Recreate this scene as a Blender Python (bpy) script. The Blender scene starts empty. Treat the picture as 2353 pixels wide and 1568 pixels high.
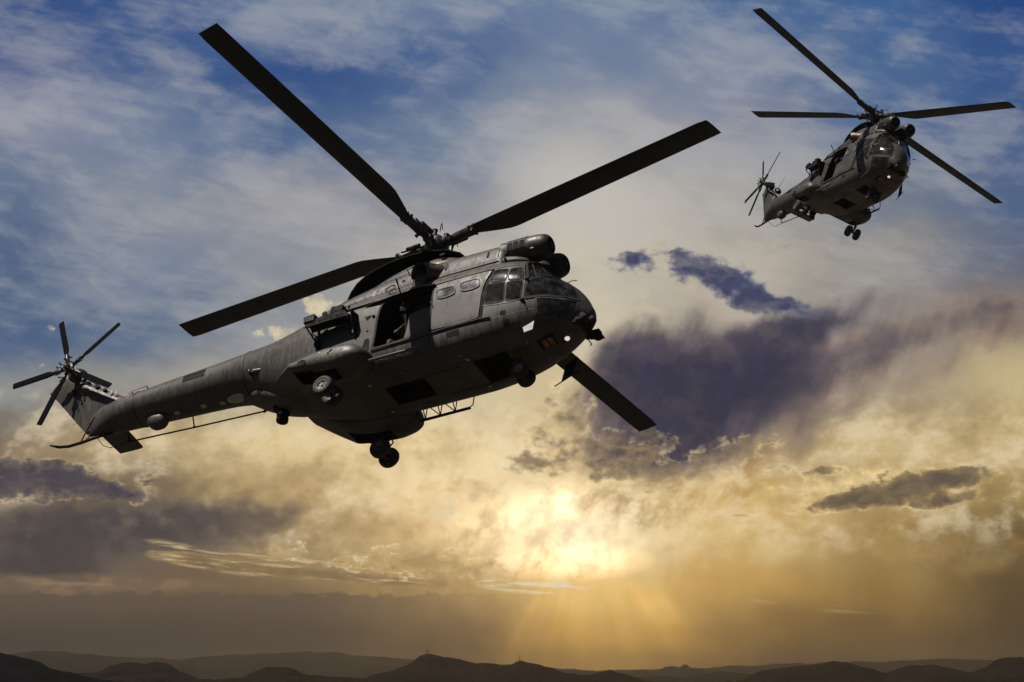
import bpy, bmesh, math, random
from mathutils import Vector, Matrix, noise as mnoise
R = math.radians
PI = math.pi
sin, cos, sqrt = math.sin, math.cos, math.sqrt
sc = bpy.context.scene
col = sc.collection

# ---------------------------------------------------------------- camera
cam_d = bpy.data.cameras.new('camera')
cam = bpy.data.objects.new('camera', cam_d)
col.objects.link(cam)
cam.location = (0, 0, 0)
PITCH = 6.14
cam.rotation_euler = (R(90 + PITCH), 0, 0)
cam_d.angle = R(18.0)
cam_d.clip_start = 0.5
cam_d.clip_end = 60000
sc.camera = cam
sc.view_settings.view_transform = 'Standard'
sc.view_settings.look = 'None'
sc.view_settings.exposure = 0.0
sc.view_settings.gamma = 1.0
sc.view_settings.use_curve_mapping = False
GROUND = -1.7

# ---------------------------------------------------------------- sun
SUN = Vector((-0.408, 0.104, 0.907)).normalized()
sd = bpy.data.lights.new('sun', 'SUN')
sd.energy = 4.3
sd.angle = R(0.5)
sd.color = (1.0, 0.93, 0.84)
so = bpy.data.objects.new('sun', sd)
col.objects.link(so)
so.rotation_euler = SUN.to_track_quat('Z', 'Y').to_euler()


# ---------------------------------------------------------------- node helpers
def lin(c):
    return tuple(((v / 255) / 12.92 if v / 255 <= 0.04045 else ((v / 255 + 0.055) / 1.055) ** 2.4) for v in c)


class G:
    """tiny expression builder for shader nodes"""
    def __init__(self, nt):
        self.nt = nt

    def n(self, typ, **kw):
        nd = self.nt.nodes.new(typ)
        for k, v in kw.items():
            setattr(nd, k, v)
        return nd

    def put(self, sock, v):
        if isinstance(v, bpy.types.NodeSocket):
            self.nt.links.new(v, sock)
        elif v is not None:
            if sock.type == 'RGBA' and len(v) == 3:
                v = (*v, 1)
            sock.default_value = v

    def m(self, op, a, b=None, c=None, clamp=False):
        nd = self.n('ShaderNodeMath', operation=op, use_clamp=clamp)
        for s, v in zip(nd.inputs, (a, b, c)):
            self.put(s, v)
        return nd.outputs[0]

    def vm(self, op, a, b=None, scale=None):
        nd = self.n('ShaderNodeVectorMath', operation=op)
        self.put(nd.inputs[0], a)
        if b is not None:
            self.put(nd.inputs[1], b)
        if scale is not None:
            self.put(nd.inputs['Scale'], scale)
        return nd.outputs['Value'] if op in ('LENGTH', 'DOT_PRODUCT') else nd.outputs[0]

    def mix(self, f, a, b, blend='MIX'):
        nd = self.n('ShaderNodeMix', data_type='RGBA', blend_type=blend)
        self.put(nd.inputs[0], f)
        self.put(nd.inputs[6], a)
        self.put(nd.inputs[7], b)
        return nd.outputs[2]

    def noise(self, vec, scale, detail=5, rough=0.55, dist=0.0, out=0, dim='3D', lac=2.0):
        nd = self.n('ShaderNodeTexNoise', noise_dimensions=dim)
        self.put(nd.inputs['Vector'], vec)
        nd.inputs['Scale'].default_value = scale
        nd.inputs['Detail'].default_value = detail
        nd.inputs['Roughness'].default_value = rough
        nd.inputs['Lacunarity'].default_value = lac
        nd.inputs['Distortion'].default_value = dist
        return nd.outputs[out]

    def mapr(self, v, a, b, c=0.0, d=1.0, smooth=True):
        nd = self.n('ShaderNodeMapRange', interpolation_type='SMOOTHSTEP' if smooth else 'LINEAR')
        nd.clamp = True
        self.put(nd.inputs[0], v)
        for i, q in enumerate((a, b, c, d)):
            self.put(nd.inputs[i + 1], q)
        return nd.outputs[0]

    def mapping(self, vec, loc=(0, 0, 0), rot=(0, 0, 0), scl=(1, 1, 1), typ='POINT'):
        nd = self.n('ShaderNodeMapping', vector_type=typ)
        self.put(nd.inputs[0], vec)
        nd.inputs[1].default_value = loc
        nd.inputs[2].default_value = rot
        nd.inputs[3].default_value = scl
        return nd.outputs[0]

    def ramp(self, fac, stops, interp='B_SPLINE'):
        nd = self.n('ShaderNodeValToRGB')
        cr = nd.color_ramp
        cr.interpolation = interp
        while len(cr.elements) > 1:
            cr.elements.remove(cr.elements[-1])
        cr.elements[0].position = stops[0][0]
        cr.elements[0].color = (*stops[0][1], 1)
        for p, c in stops[1:]:
            e = cr.elements.new(p)
            e.color = (*c, 1)
        self.put(nd.inputs[0], fac)
        return nd.outputs[0]


# ---------------------------------------------------------------- world: sky with cloud
# the sky is laid out by compass direction: azimuth (degrees, right of north) and elevation (degrees)
def AZ(u):
    return math.degrees(math.atan((u - 1176.5) / 7427.0))


def EL(v):
    return PITCH - math.degrees(math.atan((v - 784) / 7427.0))


world = bpy.data.worlds.new('World')
sc.world = world
world.use_nodes = True
wn = world.node_tree
wn.nodes.clear()
g = G(wn)
tc = g.n('ShaderNodeTexCoord')
dirv = g.vm('NORMALIZE', tc.outputs['Generated'])
sx = g.n('ShaderNodeSeparateXYZ')
g.put(sx.inputs[0], dirv)
az = g.m('MULTIPLY', g.m('ARCTAN2', sx.outputs[0], sx.outputs[1]), 180 / PI)
el = g.m('MULTIPLY', g.m('ARCSINE', sx.outputs[2]), 180 / PI)
cb = g.n('ShaderNodeCombineXYZ')
g.put(cb.inputs[0], az)
g.put(cb.inputs[1], el)
P = g.mapping(cb.outputs[0], (0, 0, 0), (0, 0, 0), (1.0001, 1.0001, 1.0))

w1 = g.vm('SUBTRACT', g.noise(P, 0.35, 3, 0.5, out=1), (0.5, 0.5, 0.5))
w2 = g.vm('SUBTRACT', g.noise(P, 1.6, 5, 0.6, out=1), (0.5, 0.5, 0.5))
PW = g.vm('ADD', P, g.vm('ADD', g.vm('SCALE', w1, scale=1.7), g.vm('SCALE', w2, scale=0.55)))   # broad warp
PD = g.mapping(g.vm('ADD', P, g.vm('ADD', g.vm('SCALE', w1, scale=0.7), g.vm('SCALE', w2, scale=0.38))), (0, 0, 0), (0, 0, 0), (1.0001, 1.0001, 0.0))   # cloud-edge warp
sw = g.n('ShaderNodeSeparateXYZ')
g.put(sw.inputs[0], PW)

ROWY = [0, 150, 300, 450, 600, 750, 900, 1050, 1150, 1250, 1350, 1450, 1560]
COLX = [0, 336, 672, 1008, 1344, 1680, 2016, 2353]
SKY = [
 [(50, 80, 134), (58, 88, 142), (104, 124, 156), (116, 134, 162), (108, 130, 162), (80, 110, 152), (66, 102, 152), (34, 72, 132)],
 [(92, 106, 146), (66, 94, 142), (52, 84, 138), (72, 100, 146), (120, 136, 162), (132, 142, 164), (78, 108, 150), (54, 88, 142)],
 [(146, 150, 168), (118, 132, 158), (82, 108, 146), (112, 130, 156), (168, 168, 172), (148, 150, 162), (78, 104, 144), (66, 94, 140)],
 [(106, 122, 150), (144, 150, 162), (156, 156, 162), (152, 152, 158), (200, 194, 184), (180, 176, 168), (118, 128, 144), (86, 106, 140)],
 [(86, 106, 138), (128, 138, 158), (146, 150, 158), (196, 188, 176), (208, 198, 178), (190, 180, 162), (152, 148, 144), (102, 112, 134)],
 [(74, 100, 136), (92, 112, 142), (142, 146, 152), (182, 174, 158), (214, 202, 176), (184, 170, 154), (150, 142, 138), (120, 112, 114)],
 [(142, 146, 148), (156, 154, 150), (186, 176, 152), (216, 200, 168), (214, 196, 160), (160, 144, 132), (160, 146, 128), (204, 186, 144)],
 [(140, 124, 106), (190, 172, 138), (230, 210, 166), (242, 222, 180), (228, 206, 162), (176, 150, 112), (206, 186, 142), (196, 174, 128)],
 [(100, 88, 86), (128, 112, 94), (196, 172, 128), (240, 218, 174), (246, 228, 190), (212, 182, 122), (206, 182, 130), (170, 148, 100)],
 [(84, 76, 76), (110, 96, 84), (156, 134, 98), (216, 188, 138), (250, 234, 200), (218, 192, 136), (172, 146, 94), (104, 86, 54)],
 [(110, 92, 76), (112, 96, 78), (118, 100, 76), (164, 136, 90), (244, 204, 124), (200, 162, 92), (146, 118, 68), (90, 74, 48)],
 [(74, 66, 60), (78, 69, 62), (92, 79, 64), (126, 102, 70), (230, 184, 100), (158, 126, 72), (112, 90, 56), (74, 60, 40)],
 [(54, 50, 50), (60, 54, 52), (68, 60, 52), (98, 80, 56), (190, 150, 82), (112, 90, 56), (82, 68, 46), (56, 46, 34)],
]
A0, A1 = AZ(0), AZ(2353)
fx = g.m('DIVIDE', g.m('SUBTRACT', sw.outputs[0], A0), A1 - A0, clamp=True)
base = None
for i in range(len(ROWY) - 1, -1, -1):
    wk = min(max((ROWY[i] - 700) / 300, 0), 1)
    rc = g.ramp(fx, [((AZ(x) - A0) / (A1 - A0), lin((min(c[0] * (1 + .03 * wk), 255), c[1] * (1 + .005 * wk), c[2] * (1 - .05 * wk)))) for x, c in zip(COLX, SKY[i])], 'EASE')
    if base is None:
        base = rc
    else:
        t = g.mapr(sw.outputs[1], EL(ROWY[i + 1]), EL(ROWY[i]))
        base = g.mix(t, base, rc)


def blobs(vec, lst):
    """sum of soft ellipses (u, v, rx, ry, rot_deg, weight) in chart units -> degrees"""
    tot = None
    for (u, v, rx, ry, rt, wt) in lst:
        k = 0.00771
        mp = g.mapping(vec, (AZ(u), EL(v), 0), (0, 0, R(rt)), (rx * k, ry * k, 1.0), 'TEXTURE')
        gr = g.n('ShaderNodeTexGradient', gradient_type='SPHERICAL')
        g.put(gr.inputs[0], mp)
        q = g.m('MULTIPLY', gr.outputs[1], wt)
        tot = q if tot is None else g.m('ADD', tot, q)
    return tot


def rotP(vec, deg, s, off=(0, 0, 0)):
    return g.mapping(g.mapping(vec, (0, 0, 0), (0, 0, R(-deg))), off, (0, 0, 0), s)


# thin high streaks over the blue
st1 = g.noise(rotP(PD, -16, (0.26, 0.9, 1)), 0.85, 10, 0.60)
st2 = g.noise(rotP(PD, -38, (0.35, 1.0, 1), (4, 2, 0)), 0.9, 9, 0.60)
st3 = g.noise(rotP(P, -8, (0.30, 2.0, 1), (9, 1, 0)), 2.2, 9, 0.64)
st4 = g.noise(rotP(PD, 30, (0.3, 1.0, 1), (2, 6, 0)), 1.2, 9, 0.62)
streak = g.m('ADD', g.m('ADD', g.m('MULTIPLY', st1, 0.40), g.m('MULTIPLY', st2, 0.27)), g.m('ADD', g.m('MULTIPLY', st3, 0.16), g.m('MULTIPLY', st4, 0.20)))
hi = g.mapr(el, EL(1000), EL(700))
sk = g.m('MULTIPLY', g.mapr(streak, 0.47, 0.61), hi)
dk = g.m('MULTIPLY', g.mapr(streak, 0.53, 0.41), hi)
base = g.mix(g.m('MULTIPLY', sk, 0.36), base, lin((196, 194, 192)))
base = g.mix(g.m('MULTIPLY', dk, 0.36), base, g.mix(1.0, base, (0.58, 0.70, 0.86), 'MULTIPLY'))
fine = g.noise(P, 3.0, 10, 0.60)
puff = g.noise(g.mapping(P, (7, 3, 0), (0, 0, 0), (0.8, 1.15, 1)), 4.2, 10, 0.56)
med = g.noise(P, 1.1, 9, 0.56)
wisp = g.noise(rotP(P, 10, (0.55, 1.3, 1), (3, 7, 0)), 2.0, 10, 0.60)
fall = g.noise(rotP(P, 68, (0.30, 1.5, 1), (5, 2, 0)), 1.3, 9, 0.58)     # falling rain streaks
swirl = g.noise(rotP(PD, 58, (0.65, 1.1, 1), (1, 8, 0)), 1.9, 10, 0.6)
bil = g.noise(g.mapping(PD, (2, 9, 0), (0, 0, 0), (0.8, 1.2, 1)), 1.9, 10, 0.62)
thread = g.noise(rotP(P, -5, (0.30, 3.0, 1), (2, 5, 0)), 2.2, 10, 0.62)


def cloud(base, lst, vec, nz, amp, lo, hi_, dark, edge, fill=0.95, rim=None, rimw=0.10, rims=0.5, ero=0.62):
    """cloud mass: soft ellipses broken up by noise; dark heart, paler edge, lit rim towards the sun"""
    bl_ = blobs(vec, lst)
    f = g.m('ADD', bl_, g.m('MULTIPLY', g.m('MULTIPLY', g.m('SUBTRACT', nz, 0.5), amp), g.mapr(bl_, 0.0, 0.22)))
    a = g.m('MULTIPLY', g.mapr(f, lo, hi_), g.mapr(bil, 0.40, 0.54, ero, 1.0))
    inner = g.mapr(f, lo + 0.5 * (hi_ - lo), hi_ + 0.35)
    c = g.mix(inner, edge, dark)
    c = g.mix(g.m('MULTIPLY', g.m('SUBTRACT', nz, 0.42), 2.0, clamp=True), c, g.mix(1.0, c, (0.70, 0.70, 0.74), 'MULTIPLY'))
    c = g.mix(g.m('MULTIPLY', g.m('SUBTRACT', fine, 0.45), 2.0, clamp=True), c, g.mix(1.0, c, (1.6, 1.52, 1.42), 'MULTIPLY'))
    c = g.mix(g.m('MULTIPLY', g.mapr(bil, 0.46, 0.62, 0.0, 0.5), 1.0 if ero < .8 else 0.45), c, g.mix(1.0, c, (1.7, 1.6, 1.45), 'MULTIPLY'))
    if rim is not None:
        r1 = g.m('MULTIPLY', g.m('MULTIPLY', g.mapr(f, lo - rimw, lo), g.mapr(f, lo + rimw * 1.3, lo)), g.mapr(fine, 0.42, 0.58))
        base = g.mix(g.m('MULTIPLY', g.m('MULTIPLY', r1, rims * 0.7), g.mapr(wisp, 0.40, 0.56, 0.15, 1.0)), base, rim)
    return g.mix(g.m('MULTIPLY', a, fill), base, c)


def lit_line(base, lst, nz, amp, colr, st=0.7):
    """thin bright edge of a far cloud bank"""
    bl_ = blobs(P, lst)
    f = g.m('MULTIPLY', g.mapr(bl_, 0.05, 0.6), g.mapr(nz, 0.50, 0.64))
    return g.mix(g.m('MULTIPLY', f, st), base, colr)


# soft churn in the warm cloud below the blue
lowm = g.m('MULTIPLY', g.mapr(el, EL(860), EL(980)), g.mapr(el, EL(1320), EL(1200)))
ch = g.m('ADD', g.m('MULTIPLY', g.noise(rotP(PD, 30, (0.75, 1.0, 1)), 0.9, 10, 0.56), 0.75), g.m('MULTIPLY', puff, 0.25))
base = g.mix(g.m('MULTIPLY', g.m('MULTIPLY', g.mapr(ch, 0.48, 0.62), lowm), 0.50), base, lin((252, 234, 196)))
base = g.mix(g.m('MULTIPLY', g.m('MULTIPLY', g.mapr(ch, 0.52, 0.37), lowm), 0.65), base, g.mix(1.0, base, (0.58, 0.54, 0.48), 'MULTIPLY'))
base = cloud(base, [(555, 1090, 150, 50, 0, .7), (908, 1060, 70, 90, 20, .7), (1100, 1150, 60, 50, 0, .4), (1135, 1231, 50, 22, 0, .8), (780, 1035, 60, 26, 0, .6), (1010, 1010, 60, 50, 0, .5)],
             PD, med, 0.8, 0.1, 0.9, lin((150, 124, 84)), lin((190, 164, 120)), 0.6)

# glow of the sun behind the cloud
glow = blobs(P, [(1260, 1220, 760, 280, 0, 0.2), (1250, 1240, 300, 110, 0, 0.42), (1310, 1288, 200, 50, 0, 0.9), (1300, 1150, 85, 60, 0, 0.75), (1170, 1180, 170, 60, 14, 0.4)])
gm = g.m('MULTIPLY', glow, g.mapr(g.m('ADD', g.m('MULTIPLY', fine, 0.5), g.m('MULTIPLY', swirl, 0.5)), 0.38, 0.58, 0.35, 1.25))
base = g.mix(1.0, base, g.mix(g.m('MULTIPLY', gm, 1.0, clamp=True), (0, 0, 0), lin((255, 226, 178))), 'ADD')

# big violet storm cloud and its arm to the right
stormn = g.m('ADD', g.m('MULTIPLY', med, 0.45), g.m('MULTIPLY', fall, 0.55))
base = cloud(base, [(2050, 790, 600, 120, 12, 0.75), (2320, 740, 300, 60, 8, 0.25), (1500, 950, 280, 180, 15, 0.8),
                    (1560, 850, 330, 170, 0, 0.6), (1760, 960, 360, 130, 28, 0.8)],
             PD, stormn, 1.25, 0.10, 0.62, lin((88, 79, 84)), lin((146, 130, 120)), 0.93, ero=.8)
base = cloud(base, [(1600, 880, 360, 210, 8, 1.2), (1440, 830, 160, 140, 0, 0.7), (1750, 850, 280, 140, 22, 0.8), (1900, 725, 240, 60, 12, 0.7), (1540, 1010, 260, 110, 14, .9), (2120, 740, 200, 40, 8, .3)],
             PD, stormn, 1.2, 0.15, 0.85, lin((36, 39, 68)), lin((76, 69, 84)), 0.96, ero=.92)
base = cloud(base, [(1800, 990, 300, 100, 30, .8), (2150, 860, 330, 90, 22, .7), (2340, 770, 200, 60, 16, .5)],
             PD, stormn, 1.6, 0.20, 1.0, lin((84, 75, 78)), lin((134, 117, 102)), 0.75, ero=.8)
# paler curtains inside it
base = cloud(base, [(1990, 790, 300, 70, 14, .8), (1620, 790, 240, 60, 5, .7), (1480, 830, 60, 120, 0, .6), (1700, 960, 200, 60, 20, .6)],
             PD, fall, 2.4, 0.34, 1.1, lin((140, 125, 122)), lin((110, 98, 110)), 0.5)
# its ragged base, with gold light coming through
base = cloud(base, [(1400, 1040, 170, 80, 5, .9), (1225, 1062, 90, 50, 0, 0.75), (1240, 1000, 46, 30, 0, .5), (1300, 945, 80, 100, 0, 0.5), (1640, 1060, 240, 56, 22, 0.5), (1480, 1085, 110, 30, 0, .5)],
             PD, puff, 1.5, 0.22, 0.60, lin((80, 72, 76)), lin((140, 120, 92)), 0.88, lin((250, 228, 172)), 0.16, 0.7)
veiln = g.m('ADD', g.m('MULTIPLY', swirl, 0.4), g.m('ADD', g.m('MULTIPLY', bil, 0.35), g.m('MULTIPLY', fall, 0.25)))
veil = blobs(PD, [(1460, 1160, 170, 90, 0, 1.0), (1640, 1130, 240, 70, 14, 0.8), (1250, 1120, 80, 40, 0, .5)])
base = g.mix(g.m('MULTIPLY', g.m('MULTIPLY', g.mapr(veil, 0.05, 0.6), g.mapr(veiln, 0.56, 0.38)), 0.75), base, lin((172, 134, 70)))
base = g.mix(g.m('MULTIPLY', g.m('MULTIPLY', g.mapr(veil, 0.05, 0.6), g.mapr(veiln, 0.50, 0.66)), 0.6), base, lin((252, 232, 180)))
# small ragged blue clouds
base = cloud(base, [(1540, 575, 190, 34, -6, 0.6), (1830, 570, 130, 34, -5, 0.6), (1640, 650, 190, 50, -14, 0.7), (1455, 600, 80, 46, 0, 0.7), (1770, 690, 130, 50, -14, .6)],
             PD, puff, 1.8, 0.22, 0.8, lin((128, 120, 120)), lin((176, 164, 150)), 0.6)
base = cloud(base, [(1630, 608, 120, 50, -6, 1.0), (1700, 648, 120, 44, -20, .7), (1790, 695, 150, 38, -8, 0.9), (1565, 578, 80, 28, 0, 0.6), (1455, 598, 76, 46, 0, 0.95), (1740, 660, 150, 50, -20, .5), (1560, 630, 70, 22, 10, .5)],
             PD, puff, 2.0, 0.16, 0.70, lin((40, 52, 94)), lin((100, 102, 124)), 0.95, ero=.85)
# low grey bank on the left, its top lit from behind
base = cloud(base, [(250, 1215, 500, 80, -3, 1.2), (60, 1290, 380, 70, -3, 1.1), (520, 1180, 260, 56, 0, 0.7)],
             PD, med, 0.7, 0.14, 0.55, lin((68, 63, 68)), lin((108, 96, 86)), 0.92, ero=.85)
base = cloud(base, [(20, 1104, 240, 66, -6, .9), (190, 1112, 170, 50, -14, .7), (290, 1140, 90, 26, -12, .5), (345, 1104, 46, 24, 0, .5)],
             P, puff, 1.7, 0.24, 0.42, lin((58, 54, 72)), lin((104, 94, 90)), 0.95, lin((208, 184, 146)), 0.14, 1.0, ero=.85)
# lit upper deck over the dark haze on the left
base = cloud(base, [(170, 1345, 420, 40, 0, .8), (520, 1345, 260, 22, 0, .5)], P, puff, 0.7, 0.2, 0.5, lin((136, 113, 90)), lin((124, 104, 84)), 0.7)
skl = g.m('ADD', el, g.m('MULTIPLY', g.m('SUBTRACT', puff, 0.5), 0.42))
skm = g.m('MULTIPLY', g.mapr(skl, EL(1362), EL(1370)), g.mapr(az, AZ(1300), AZ(600)))
base = g.mix(g.m('MULTIPLY', skm, 0.88), base, g.mix(g.mapr(el, EL(1365), EL(1500)), lin((98, 84, 73)), lin((62, 56, 53))))
# long bright streak and cumulus left of the sun
base = cloud(base, [(640, 1310, 360, 26, -6, 1.0), (900, 1335, 220, 14, -4, .8), (430, 1285, 130, 20, -8, .8)],
             P, wisp, 0.8, 0.2, 0.5, lin((128, 108, 78)), lin((150, 128, 92)), 0.75)
base = lit_line(base, [(400, 1272, 110, 30, -12, 1.0), (520, 1292, 200, 32, -9, 1.0), (700, 1306, 280, 32, -5, 1.0), (850, 1324, 200, 28, -8, 1.0), (200, 1338, 260, 26, 0, .35)], thread, 2.4, lin((238, 210, 154)), 0.8)
base = cloud(base, [(940, 1292, 170, 50, 0, .8), (1080, 1300, 150, 44, 0, .7), (660, 1266, 90, 34, 0, .5), (790, 1290, 90, 24, 0, .5)],
             P, puff, 2.2, 0.22, 0.6, lin((170, 142, 94)), lin((206, 176, 122)), 0.6, lin((255, 236, 186)), 0.14, 0.9)
base = lit_line(base, [(1240, 1348, 190, 24, -3, 1.0), (1340, 1343, 90, 20, 12, .8)], thread, 2.0, lin((255, 244, 210)), 0.85)
base = lit_line(base, [(1720, 1370, 190, 20, -5, .9), (1960, 1400, 190, 16, 0, .7)], thread, 2.0, lin((214, 182, 116)), 0.6)
# lens cloud on the right with its puffs
base = cloud(base, [(1900, 1120, 190, 60, 8, .9), (2060, 1090, 140, 34, 10, .7)], P, puff, 1.7, 0.25, 0.9, lin((246, 222, 166)), lin((236, 210, 154)), 0.65)
base = cloud(base, [(2100, 1124, 210, 62, 9, .95), (2220, 1100, 110, 30, 4, .5), (1930, 1156, 160, 30, 8, .75), (2185, 1156, 110, 22, 8, .6), (1890, 1086, 86, 28, 0, .65), (1855, 1131, 50, 14, 0, .35), (1790, 1076, 60, 16, 0, .3)],
             P, puff, 1.35, 0.27, 0.55, lin((78, 69, 64)), lin((130, 111, 82)), 0.93, lin((250, 228, 174)), 0.16, 0.7, ero=.85)
base = cloud(base, [(2000, 1232, 40, 14, 0, .9), (1700, 1186, 30, 7, 0, .7)], P, puff, 1.2, .25, .6, lin((168, 140, 92)), lin((186, 158, 104)), .7)
base = cloud(base, [(2280, 1270, 260, 80, 0, .9), (2050, 1290, 260, 50, 0, .5)], PD, med, 0.6, 0.1, 0.9, lin((100, 82, 52)), lin((150, 124, 76)), 0.7)
# little bright cumulus behind the tail
base = cloud(base, [(730, 705, 70, 34, 0, 1.0), (650, 768, 88, 24, 4, 1.0), (112, 765, 16, 14, 0, .7), (85, 848, 15, 9, 0, 0.6)],
             P, fine, 3.4, 0.15, 0.6, lin((214, 200, 168)), lin((186, 178, 162)), 0.75)
# shafts of light fanning down from the hidden sun
dxs = g.m('SUBTRACT', az, AZ(1340))
dys = g.m('SUBTRACT', EL(1180), el)
angs = g.m('ARCTAN2', dxs, dys)
cbr = g.n('ShaderNodeCombineXYZ')
g.put(cbr.inputs[0], g.m('MULTIPLY', angs, 1.5))
shn = g.noise(cbr.outputs[0], 1.6, 4, 0.5)
shm = g.m('MULTIPLY', g.mapr(el, EL(1300), EL(1400)), g.mapr(g.m('ABSOLUTE', angs), 1.45, 0.7))
base = g.mix(g.m('MULTIPLY', g.m('MULTIPLY', g.mapr(shn, 0.42, 0.72), shm), 0.4), base, g.mix(1.0, base, (1.75, 1.62, 1.35), 'MULTIPLY'))
base = g.mix(g.m('MULTIPLY', g.m('MULTIPLY', g.mapr(shn, 0.58, 0.30), shm), 0.3), base, g.mix(1.0, base, (0.66, 0.64, 0.62), 'MULTIPLY'))

sky = g.n('ShaderNodeTexSky', sky_type='NISHITA')
sky.sun_disc = False
sky.sun_elevation = math.asin(SUN.z)
sky.sun_rotation = math.atan2(SUN.x, SUN.y)
sky.dust_density = 2.0
nish = g.mix(1.0, sky.outputs[0], (0.17, 0.19, 0.23), 'MULTIPLY')
# the cloud deck is the near part of the sky; higher up and behind the camera it breaks up over the blue
broken = g.mapr(g.noise(dirv, 2.2, 6, 0.6, 0.4), 0.4, 0.62, 0.15, 0.7)
deck = g.m('MULTIPLY', g.mapr(el, 26, 13.5), g.mapr(g.m('ABSOLUTE', az), 80, 35))
cover = g.m('ADD', g.m('MULTIPLY', deck, 0.94), g.m('MULTIPLY', g.m('SUBTRACT', 1.0, deck), broken))
lowgrey = g.mapr(el, -2, 25)
farc = g.mix(lowgrey, lin((64, 54, 45)), lin((56, 58, 68)))  # unseen sky, toned dark to hold down ambient light on the undersides
cl = g.mix(deck, farc, base)
cl10 = g.mix(1.0, cl, (10, 10, 10), 'MULTIPLY')
skyc = g.mix(cover, nish, cl10)
bg = g.n('ShaderNodeBackground')
g.put(bg.inputs[0], skyc)
bg.inputs[1].default_value = 0.1
wo = g.n('ShaderNodeOutputWorld')
wn.links.new(bg.outputs[0], wo.inputs[0])
world.cycles.sampling_method = 'MANUAL'
world.cycles.sample_map_resolution = 1024


# ---------------------------------------------------------------- materials
def mat(name):
    m = bpy.data.materials.new(name)
    m.use_nodes = True
    nt = m.node_tree
    b = nt.nodes['Principled BSDF']
    return m, G(nt), b


def plain(name, c, rough=0.5, metal=0.0, var=0.25, spec=0.5, emit=None, es=0.0, scale=6.0):
    m, q, b = mat(name)
    t = q.n('ShaderNodeTexCoord')
    nz = q.noise(t.outputs['Object'], scale, 5, 0.6)
    cc = q.mix(q.mapr(nz, 0.35, 0.65), tuple(v * (1 - var) for v in c), tuple(v * (1 + var) for v in c))
    q.put(b.inputs['Base Color'], cc)
    b.inputs['Metallic'].default_value = metal
    q.put(b.inputs['Roughness'], q.mapr(nz, 0.3, 0.7, max(rough - 0.1, 0.02), min(rough + 0.1, 1)))
    b.inputs['Specular IOR Level'].default_value = spec
    if emit:
        b.inputs['Emission Color'].default_value = (*emit, 1)
        b.inputs['Emission Strength'].default_value = es
    return m


def skin_mat(name, c, seam=True, soot_shade=False):
    """worn matt army-grey paint with panel joints, rivet rows, streaks and chips"""
    m, q, b = mat(name)
    t = q.n('ShaderNodeTexCoord').outputs['Object']
    n1 = q.noise(t, 1.1, 6, 0.6)
    n2 = q.noise(q.mapping(t, scl=(3.0, 3.0, 0.7)), 4.0, 7, 0.65)
    n3 = q.noise(t, 26, 4, 0.6)
    cc = q.mix(q.mapr(n1, 0.35, 0.68), tuple(v * 0.78 for v in c), tuple(v * 1.2 for v in c))
    cc = q.mix(q.m('MULTIPLY', q.mapr(n2, 0.50, 0.70), 0.6), cc, (c[0] * 1.7, c[1] * 1.6, c[2] * 1.5))
    cc = q.mix(q.m('MULTIPLY', q.mapr(n2, 0.5, 0.3), 0.45), cc, tuple(v * 0.5 for v in c))
    bump = q.m('MULTIPLY', n1, 0.25)
    if seam:
        s = q.n('ShaderNodeSeparateXYZ')
        q.put(s.inputs[0], t)
        cbn = q.n('ShaderNodeCombineXYZ')
        q.put(cbn.inputs[0], s.outputs[0])
        zz = q.m('ADD', s.outputs[2], q.m('MULTIPLY', q.m('ABSOLUTE', s.outputs[1]), 0.55))
        q.put(cbn.inputs[1], zz)
        br = q.n('ShaderNodeTexBrick')
        q.put(br.inputs['Vector'], cbn.outputs[0])
        br.inputs['Scale'].default_value = 1.0
        br.inputs['Brick Width'].default_value = 0.83
        br.inputs['Row Height'].default_value = 0.41
        br.inputs['Mortar Size'].default_value = 0.009
        br.inputs['Mortar Smooth'].default_value = 0.6
        br.offset = 0.37
        br.squash = 0.7
        br.squash_frequency = 3
        cc = q.mix(q.m('MULTIPLY', br.outputs['Fac'], 0.75), cc, tuple(v * 0.25 for v in c))
        br2 = q.n('ShaderNodeTexBrick')
        q.put(br2.inputs['Vector'], cbn.outputs[0])
        br2.inputs['Color1'].default_value = (0.8, 0.8, 0.8, 1)
        br2.inputs['Color2'].default_value = (1.15, 1.15, 1.15, 1)
        br2.inputs['Scale'].default_value = 1.0
        br2.inputs['Brick Width'].default_value = 0.83
        br2.inputs['Row Height'].default_value = 0.41
        br2.inputs['Mortar Size'].default_value = 0.0
        br2.offset = 0.37
        br2.squash = 0.7
        br2.squash_frequency = 3
        cc = q.mix(0.6, cc, q.mix(1.0, cc, br2.outputs['Color'], 'MULTIPLY'))
        vo = q.n('ShaderNodeTexVoronoi', feature='F1')
        q.put(vo.inputs['Vector'], t)
        vo.inputs['Scale'].default_value = 9.0
        chip = q.m('MULTIPLY', q.m('LESS_THAN', vo.outputs['Distance'], 0.10), q.mapr(n3, 0.52, 0.6))
        cc = q.mix(q.m('MULTIPLY', chip, 0.4), cc, tuple(min(v * 3.2, 0.4) for v in c))
        bump = q.m('ADD', bump, q.m('MULTIPLY', br.outputs['Fac'], -0.6))
    if soot_shade:
        cc = q.mix(q.m('MULTIPLY', q.mapr(q.noise(q.mapping(t, scl=(0.6, 1, 1.6)), 1.5, 6, 0.6), 0.4, 0.65), 0.55), cc, (0.05, 0.034, 0.027))
    q.put(b.inputs['Base Color'], cc)
    q.put(b.inputs['Roughness'], q.mapr(n2, 0.3, 0.7, 0.36, 0.62))
    b.inputs['Specular IOR Level'].default_value = 0.42
    bp_ = q.n('ShaderNodeBump')
    bp_.inputs['Strength'].default_value = 0.35
    bp_.inputs['Distance'].default_value = 0.012
    q.put(bp_.inputs['Height'], q.m('ADD', bump, q.m('MULTIPLY', n3, 0.05)))
    q.put(b.inputs['Normal'], bp_.outputs[0])
    return m


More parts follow.
